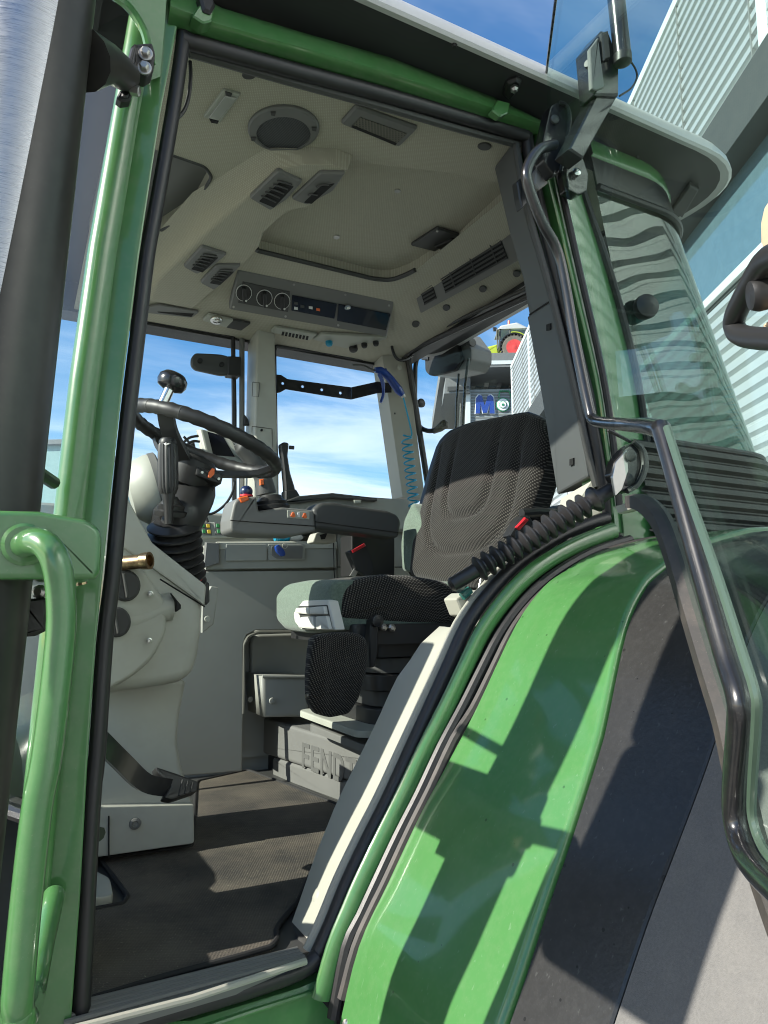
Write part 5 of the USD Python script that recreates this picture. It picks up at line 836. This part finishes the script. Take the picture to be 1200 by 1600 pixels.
# ------------------------------------------------------------------ left door, swung open towards the camera
DR = grp(TR, 'cab_door', 'open glass cab door framed by a bent black tube'); DH = nrm((-.65, -.76, 0)); T1_, B1_ = np.array([1.10, 1.20, 3.15]), np.array([1.21, 1.20, 2.35]); nD = nrm(np.cross(DH, T1_ - B1_)); nD = nD if np.dot(nD, EYE - T1_) > 0 else -nD
PDR = plane(T1_, nD)
def pd(u): return (PDR[0] + nD * u, nD)
gl = [(845, 190), (868, 0), (874, -70), (1240, -70), (1240, 1520), (1172, 1330), (1140, 1140), (1112, 1060), (1070, 920), (1042, 845), (1016, 802), (985, 792), (972, 700), (940, 560), (905, 400), (878, 275)]
add(DR, 'glass', prism([at(x, y, pl=PDR) for x, y in gl], .006, 0), 'glass_door', smooth=False)
add(DR, 'glass_edge', tube(np.array([at(x, y, pl=PDR) for x, y in [(845, 195), (856, 95), (868, 0), (876, -70)]]), .0032, 8), 'black_paint')
tp = [at(866, 226, Y=1.17), at(843, 234, Y=1.14), at(826, 258, Y=1.13), at(824, 285, Y=1.13), at(846, 345, Y=1.14), at(868, 385, Y=1.15), at(880, 430, Y=1.15), at(900, 540, Y=1.14), at(921, 640, Y=1.12), at(927, 655, Y=1.10), at(940, 660, Y=1.04), at(985, 663, Y=.84), at(1030, 668, pl=PDR), at(1045, 690, pl=PDR), at(1100, 880, pl=PDR), at(1140, 1020, pl=PDR), at(1162, 1090, pl=PDR), at(1163, 1130, pl=PDR), at(1155, 1220, pl=PDR), at(1154, 1270, pl=PDR), at(1165, 1320, pl=PDR), at(1190, 1362, pl=PDR), at(1290, 1450, pl=PDR)]
tp = [p + nD * .004 * (k > 10) + (EYE - p) * .08 * (k > 14) * (k - 14) / 8 for k, p in enumerate(tp)]; dep = [np.dot(p - EYE, CF) for p in tp]
add(DR, 'frame_tube', tube(crom(tp, 4), .0120, 14), 'black_paint')
eg = [at(x, y, pl=pd(.004)) for x, y in [(1042, 668), (1072, 760), (1118, 890), (1157, 1010), (1179, 1080), (1182, 1120), (1175, 1230), (1176, 1280), (1195, 1330), (1240, 1380)]]
add(DR, 'inner_edge_strip', tube(crom(eg, 4), .0048, 8), 'edge_green')
ss = [at(x, y, pl=PDR) for x, y in [(988, 784), (1006, 787), (1024, 802), (1040, 828), (1058, 880), (1085, 970), (1112, 1058), (1134, 1128), (1150, 1200), (1180, 1330), (1240, 1500)]]
add(DR, 'bottom_seal', sweep(crom(ss, 4), np.array([(-.012, -.010), (-.004, -.014), (.012, -.010), (.012, .010), (-.012, .010)])), 'dusty_rubber', smooth=25)
add(DR, 'seal_end_bracket', plate([(961, 792), (988, 781), (992, 796), (966, 804)], pd(.0), .02, .003, 1), 'cream_plastic')
UH = grp(DR, 'upper_hinge') if 0 else DR
add(DR, 'hinge_plate', plate([(848, 222), (856, 185), (861, 164), (872, 158), (888, 160), (896, 178), (892, 215), (882, 264), (866, 274), (850, 250)], PY(1.20), .03, .006, [2, 3, 6, 6, 6, 6, 3, 4, 4, 3], steps=2), 'black_paint')
add(DR, 'hinge_rib', tube(crom(ats([(874, 160), (884, 164), (889, 178), (886, 215), (876, 268)], Y=1.195), 4), .0045, 8), 'black_plastic'); add(DR, 'hinge_bolt', lathe([(0, .011), (.006, .011), (.009, .006)], at(866, 188, Y=1.198), (-.3, -1, 0), 10), 'dark_plastic')
add(DR, 'hinge_block', plate([(838, 268), (852, 250), (857, 286), (842, 296), (836, 286)], PY(1.24), .03, .003, 2), 'grey_plastic'); add(DR, 'seal_tab', plate([(808, 283), (814, 278), (822, 300), (824, 318), (816, 326), (812, 310)], PY(1.29), .02, .003, 2), 'black_plastic')
add(DR, 'hinge_bracket', plate([(884, 270), (890, 236), (908, 236), (920, 272), (918, 298), (904, 304), (888, 296)], PY(1.235), .03, .004, [2, 3, 3, 3, 4, 4, 3], steps=2), 'black_paint'); add(DR, 'bracket_bolt', lathe([(0, .011), (.01, .011), (.013, .005)], at(899, 272, Y=1.232), (-.3, -1, .1), 10), 'chrome')
LHN = [(957, 742), (962, 720), (978, 700), (992, 690), (1004, 692), (1013, 706), (1016, 726), (1010, 748), (998, 764), (984, 770), (970, 768)]
add(DR, 'lower_hinge', plate(LHN, PY(1.16), .025, .005, 4, steps=2), 'black_paint'); add(DR, 'lower_hinge_rib', tube(crom(ats([(990, 690), (1002, 704), (1005, 730), (996, 756), (980, 768)], Y=1.155), 4), .006, 8), 'black_plastic'); add(DR, 'lower_hinge_plate', plate([(957, 745), (962, 722), (980, 702), (982, 735), (972, 765), (962, 775)], PY(1.15), .006, .001, 2), 'steel'); add(DR, 'lower_hinge_bolt', lathe([(0, .013), (.007, .013), (.010, .007)], at(985, 713, Y=1.148), (-.3, -1, 0), 12), 'dark_plastic')
add(DR, 'hinge_link', tube(np.array(ats([(950, 672), (985, 690)], Y=1.17)), .004, 6), 'black_plastic')
add(DR, 'latch_loop', tube(crom([at(x, y, pl=pd(.035)) for x, y in [(1225, 392), (1200, 404), (1186, 422), (1166, 458), (1150, 490), (1147, 508), (1155, 522), (1178, 528), (1225, 530)]], 4), .0066, 12), 'black_plastic'); add(DR, 'latch_knob', lathe([(-.012, .008), (.006, .0095), (.010, .008), (.011, .004)], at(1202, 457, pl=pd(.03)), nD, 20), 'black_plastic')
add(DR, 'latch_housing', plate([(1183, 345), (1188, 322), (1204, 298), (1235, 280), (1235, 402), (1192, 402), (1184, 385)], pd(.03), .028, .006, [8, 4, 6, 0, 0, 2, 4], steps=2), 'tan_plastic'); add(DR, 'latch_housing', plate([(1187, 504), (1200, 494), (1235, 488), (1235, 600), (1206, 585), (1192, 545)], pd(.03), .028, .006, [4, 3, 0, 0, 6, 6], steps=2), 'tan_plastic')
# ---- door stay in its rubber bellows
DSY = grp(TR, 'door_stay'); A_, B_ = at(703, 916, Y=1.335), at(985, 747, Y=1.165); axs = nrm(B_ - A_); Ls = np.linalg.norm(B_ - A_); f0 = .135; f1 = .755
pb = [(0, .010), (.006, .0165), (Ls * .11, .0165), (Ls * f0, .017)]; nk = 13
for k in range(nk): z = Ls * (f0 + (f1 - f0) * k / nk); s = Ls * (f1 - f0) / nk; pb += [(z + s * .08, .017), (z + s * .42, .0305), (z + s * .58, .0305), (z + s * .94, .017)]
pb += [(Ls * .765, .017), (Ls * .79, .031), (Ls * .805, .031), (Ls * .815, .018), (Ls * .90, .0165), (Ls * .905, .0185), (Ls * .915, .0185), (Ls * .92, .0165), (Ls, .0165)]
add(DSY, 'bellows', lathe(pb, A_, axs, 24), 'rubber_seal', smooth=38)
add(DSY, 'mount_block', plate([(712, 936), (725, 926), (743, 930), (746, 955), (735, 966), (722, 962)], PY(1.35), .05, .006, 3, steps=2), 'cream_plastic'); add(DSY, 'mount_bolt', tube(np.array(ats([(722, 932), (734, 922)], Y=1.345)), .010, 8), 'teal_plastic')
for l in ([(744, 938), (752, 905)], [(764, 922), (769, 900)], [(757, 926), (760, 908)]): add(DSY, 'screw_pin', tube(np.array(ats(l, Y=1.34)), .0035, 8), 'steel')
# ---- mirror arm outside the post
MA = grp(TR, 'mirror_arm'); add(MA, 'lower_arm', plate([(890, 232), (932, 148), (967, 147), (912, 247)], PY(1.12), .05, .004), 'black_paint'); add(MA, 'upright', plate([(923, 70), (941, 46), (952, 50), (968, 96), (968, 149), (930, 147)], PY(1.11), .05, .005, 2), 'black_paint'); add(MA, 'side_plate', plate([(922, 76), (935, 58), (945, 136), (931, 141), (925, 138)], PY(1.105), .01, .002, 1), 'grey_plastic'); add(MA, 'tube', tube(np.array(ats([(955, -60), (963, 0), (973, 90)], Y=1.09)), .0205, 16), 'black_paint'); add(MA, 'tube_end', lathe([(0, .022), (.02, .021), (.026, .012)], at(972, 86, Y=1.09), nrm(at(973, 90, Y=1.09) - at(963, 0, Y=1.09)), 16), 'black_plastic'); add(MA, 'cable', tube(crom(ats([(984, 94), (993, 108), (995, 122), (986, 138), (968, 150)], Y=1.09), 5), .0025, 6), 'black_plastic'); add(MA, 'bolt', lathe([(0, .01), (.01, .009)], at(921, 102, Y=1.12), (-1, -.3, 0), 10), 'black_plastic'); add(MA, 'clamp', plate([(941, 50), (951, 47), (955, 90), (944, 94)], PY(1.10), .02, .003), 'black_plastic')
# ------------------------------------------------------------------ exhaust stack and its guard
EX = grp(TR, 'exhaust_stack'); xa_, xb_ = at(60, -40, Y=1.06), at(-142, 1600, Y=1.06); axx = nrm(xb_ - xa_); xr = .0795; tv = nrm(EYE - at(10, 420, Y=1.06)); tv = nrm(tv - axx * np.dot(tv, axx)); ts = np.cross(axx, tv); ts = ts if np.dot(ts, CR) > 0 else -ts
xa2, xb2 = xa_ - axx * .3, xb_ + axx * .4; Lx = np.linalg.norm(xb2 - xa2)
add(EX, 'stack', lathe([(0, xr * .98), (.01, xr), (Lx, xr)], xa2, axx, 64), 'exhaust_black', smooth=40)
def arcs(r, a0, a1, n=30): return [tv * r * math.cos(a) + ts * r * math.sin(a) for a in np.radians(np.linspace(a0, a1, n))]
gr_ = []
for f in np.linspace(0, 1, 10):
    b_ = xa2 + (xb2 - xa2) * f; py_ = 800 - FPX * np.dot(b_ - EYE, CU) / max(np.dot(b_ - EYE, CF), .2); a_ = float(np.clip(21 - 21 * py_ / 520, -60, 40)); gr_.append([b_ + o for o in arcs(xr + .006, -150, a_)] + [b_ + o for o in arcs(xr + .003, a_, -150)])
add(EX, 'guard', loft(gr_), 'stainless', smooth=30)
add(EX, 'bracket_arm', tube(np.array([at(128, 92, Y=1.08), at(168, 98, Y=1.14), at(196, 118, Y=1.20)]), [.045, .030, .026], 14), 'exhaust_black'); add(EX, 'bracket_plate', plate([(194, 112), (205, 72), (212, 66), (216, 70), (208, 130), (200, 152), (190, 150)], PY(1.205), .02, .003, 3), 'black_paint')
add(EX, 'bolt_plate', plate([(212, 68), (238, 66), (243, 82), (240, 112), (228, 120), (208, 112)], PY(1.225), .03, .004, 4, steps=2), 'black_plastic')
for x, y in ((228, 85), (226, 107)): add(EX, 'bolt', cat(lathe([(0, .0125), (.003, .0125), (.0035, .011)], at(x, y, Y=1.222), (-.3, -1, -.1), 20), lathe([(.003, .0085), (.011, .0085), (.013, .006)], at(x, y, Y=1.222), (-.3, -1, -.1), 6)), 'steel', smooth=20)
add(EX, 'side_bolt', lathe([(0, .009), (.014, .009), (.016, .005)], at(205, 140, Y=1.20), (.9, -.4, -.2), 6), 'steel'); add(EX, 'rubber_mount', plate([(182, 152), (188, 140), (207, 146), (204, 156), (190, 158)], PY(1.21), .02, .003, 2), 'rubber_seal')
add(EX, 'lower_bracket', plate([(30, 936), (74, 934), (74, 985), (56, 994), (30, 996)], PY(1.12), .05, .005, 3), 'black_plastic'); add(EX, 'lower_bolt', lathe([(0, .010), (.01, .010), (.013, .006)], at(66, 925, Y=1.14), (-.5, -.8, 0), 8), 'steel')
# ------------------------------------------------------------------ green step rail
HR = grp(TR, 'grab_handle'); add(HR, 'bracket', plate([(-80, 795), (60, 798), (135, 811), (155, 824), (160, 840), (158, 893), (150, 905), (-80, 906)], PY(.965), .30, .008, [0, 0, 8, 8, 6, 5, 4, 0], steps=3), 'green_paint'); add(HR, 'flange', lathe([(0, .026), (.004, .026), (.007, .022)], at(38, 851, Y=.964), (.1, -1, 0), 24), 'green_paint')
add(HR, 'rail', tube(crom([at(36, 852, Y=0.966), at(52, 846, Y=0.918), at(72, 852, Y=0.896), at(88, 880, Y=0.887), at(95, 930, Y=0.887), at(94, 1005, Y=0.887), at(74, 1177, Y=0.887), at(58, 1262, Y=0.887), at(42, 1400, Y=0.887), at(30, 1530, Y=0.887), at(28, 1575, Y=0.896), at(36, 1590, Y=0.922), at(50, 1560, Y=1.120), at(66, 1480, Y=1.200), at(82, 1412, Y=1.270), at(84, 1398, Y=1.290)], 5), .0160, 18), 'green_paint')
add(HR, 'bracket_weld', tube(np.array(ats([(128, 914), (126, 906)], Y=1.2)), .008, 8), 'brass')

# ================================================================== loose things in the cab
mo_ = [(90, 1576), (260, 1524), (380, 1492), (424, 1479), (433, 1467), (431, 1452), (440, 1438), (466, 1408), (500, 1330), (530, 1258), (500, 1246), (450, 1226), (388, 1203), (307, 1221), (300, 1322), (235, 1332), (168, 1339), (158, 1344), (200, 1400), (192, 1412), (150, 1420), (100, 1428)]
mr_ = rnd(mo_, [0, 8, 8, 5, 4, 4, 6, 10, 0, 6, 8, 8, 8, 6, 4, 4, 3, 3, 4, 4, 4, 0])
FM = thing('floor_mat', 'dusty black rubber mat lying on the cab floor in front of the seat', 'floor mat', (.5, 1.8, 1.343))
add(FM, 'mat', prism(ats(mr_, Z=1.353), .009, .003, n=(0, 0, 1)), 'mat_rubber'); add(FM, 'edge_binding', tube(np.array(ats(mr_[:-1], Z=1.353)), .0055, 8), 'mat_edge')
BGN = thing('air_blow_gun', 'blue air blow gun on a coiled blue hose, hung on the rear right pillar', 'blow gun', at(608, 600, Y=2.70))
YG = 2.68
add(BGN, 'body', tube(crom(ats([(586, 578), (596, 580), (608, 590), (620, 606), (629, 617)], Y=YG), 4), np.interp(np.arange(17), [0, 3, 8, 13, 16], [.012, .018, .017, .020, .013]), 12), 'blue_plastic'); add(BGN, 'trigger', tube(crom(ats([(592, 584), (598, 598), (599, 615), (595, 629)], Y=YG - .01), 4), [.009] * 6 + [.007] * 7, 8), 'blue_plastic'); add(BGN, 'nozzle', tube(crom(ats([(551, 570), (568, 571), (580, 577), (588, 579)], Y=YG), 4), .004, 8), 'dark_plastic'); add(BGN, 'hanger', plate([(592, 576), (604, 575), (606, 582), (594, 583)], PY(YG - .012), .02, .002), 'blue_plastic'); add(BGN, 'fitting', tube(np.array(ats([(627, 613), (631, 621)], Y=YG)), .010, 8), 'steel')
hp = [at(630, 620, Y=YG), at(636, 645, Y=YG), at(643, 675, Y=YG), at(641, 682, Y=YG), at(630, 680, Y=YG)]
add(BGN, 'hose_lead', tube(crom(hp, 5), .0038, 8), 'hose_blue'); c0, c1 = at(635, 684, Y=YG - .01), at(648, 800, Y=YG - .01); cu = nrm(c1 - c0); cw = np.array([0, -1.0, 0]); cv_ = nrm(np.cross(cu, cw)); n_t = 10.5; tt = np.linspace(0, 1, 190)
add(BGN, 'hose_coil', tube(np.array([c0 + (c1 - c0) * t + .023 * (cv_ * math.cos(2 * math.pi * n_t * t + math.pi) + cw * math.sin(2 * math.pi * n_t * t)) for t in tt]), .0036, 7), 'hose_blue')
BT = thing('spray_bottle', 'small clear bottle with a ribbed blue cap lying on the side console', 'bottle', at(450, 846, Y=2.78)); ba, bb = at(428, 838, Y=2.74), at(452, 839, Y=2.74); bd = nrm(bb - ba)
add(BT, 'cap', lathe([(0, .012)] + [(x, r) for k in range(7) for x, r in ((.004 + k * .008, .020), (.007 + k * .008, .0185))] + [(.062, .018)], ba, bd, 18), 'hose_blue', smooth=20); add(BT, 'body', lathe([(.0, .017), (.03, .019), (.05, .012), (.06, .004)], bb, bd, 18), 'white_plastic')
KF = thing('key_fob', 'shiny blue key fob hanging over the drawer edge of the side console', 'key fob', at(437, 858, Y=2.68)); add(KF, 'fob', plate([(430, 853), (436, 850), (446, 861), (447, 868), (441, 870), (432, 862)], PY(2.66), .015, .005, 4, steps=2), 'blue_plastic'); add(KF, 'ring', tube(np.array(ats(circ(445, 853, 4, 12) + [(449, 853)], Y=2.67)), .0015, 6), 'cream_plastic')

# ---- side mirrors ahead of the exhaust (they stand outside the picture and shade the fender)
MR = grp(TR, 'side_mirror'); add(MR, 'pole', tube(bend([(-.05, 1.28, 2.98), (-.16, 1.06, 2.98), (-.20, .765, 2.98), (-.20, .765, 2.05)], .08), .012, 10), 'black_paint'); add(MR, 'lower_arm', tube(bend([(.06, 1.27, 2.2), (-.04, 1.04, 2.22), (-.08, 1.015, 2.30), (-.08, 1.015, 2.96)], .07), .011, 10), 'black_paint')
for z0, z1 in ((2.46, 2.94), (2.08, 2.43)): add(MR, 'mirror_head', prism(rnd([(-.22, .645, z0), (-.22, .885, z0), (-.22, .885, z1), (-.22, .645, z1)], .03), .07, .015, n=(1, 0, 0), steps=3), 'black_plastic'); add(MR, 'mirror_glass', prism(rnd([(-.2185, .66, z0 + .015), (-.2185, .87, z0 + .015), (-.2185, .87, z1 - .015), (-.2185, .66, z1 - .015)], .02), .003, .0, n=(1, 0, 0)), 'chrome')


add(TR, 'front_roof_rail', box((.02, 1.36, 3.19), (.10, 2.90, 3.244), .01), 'black_plastic')
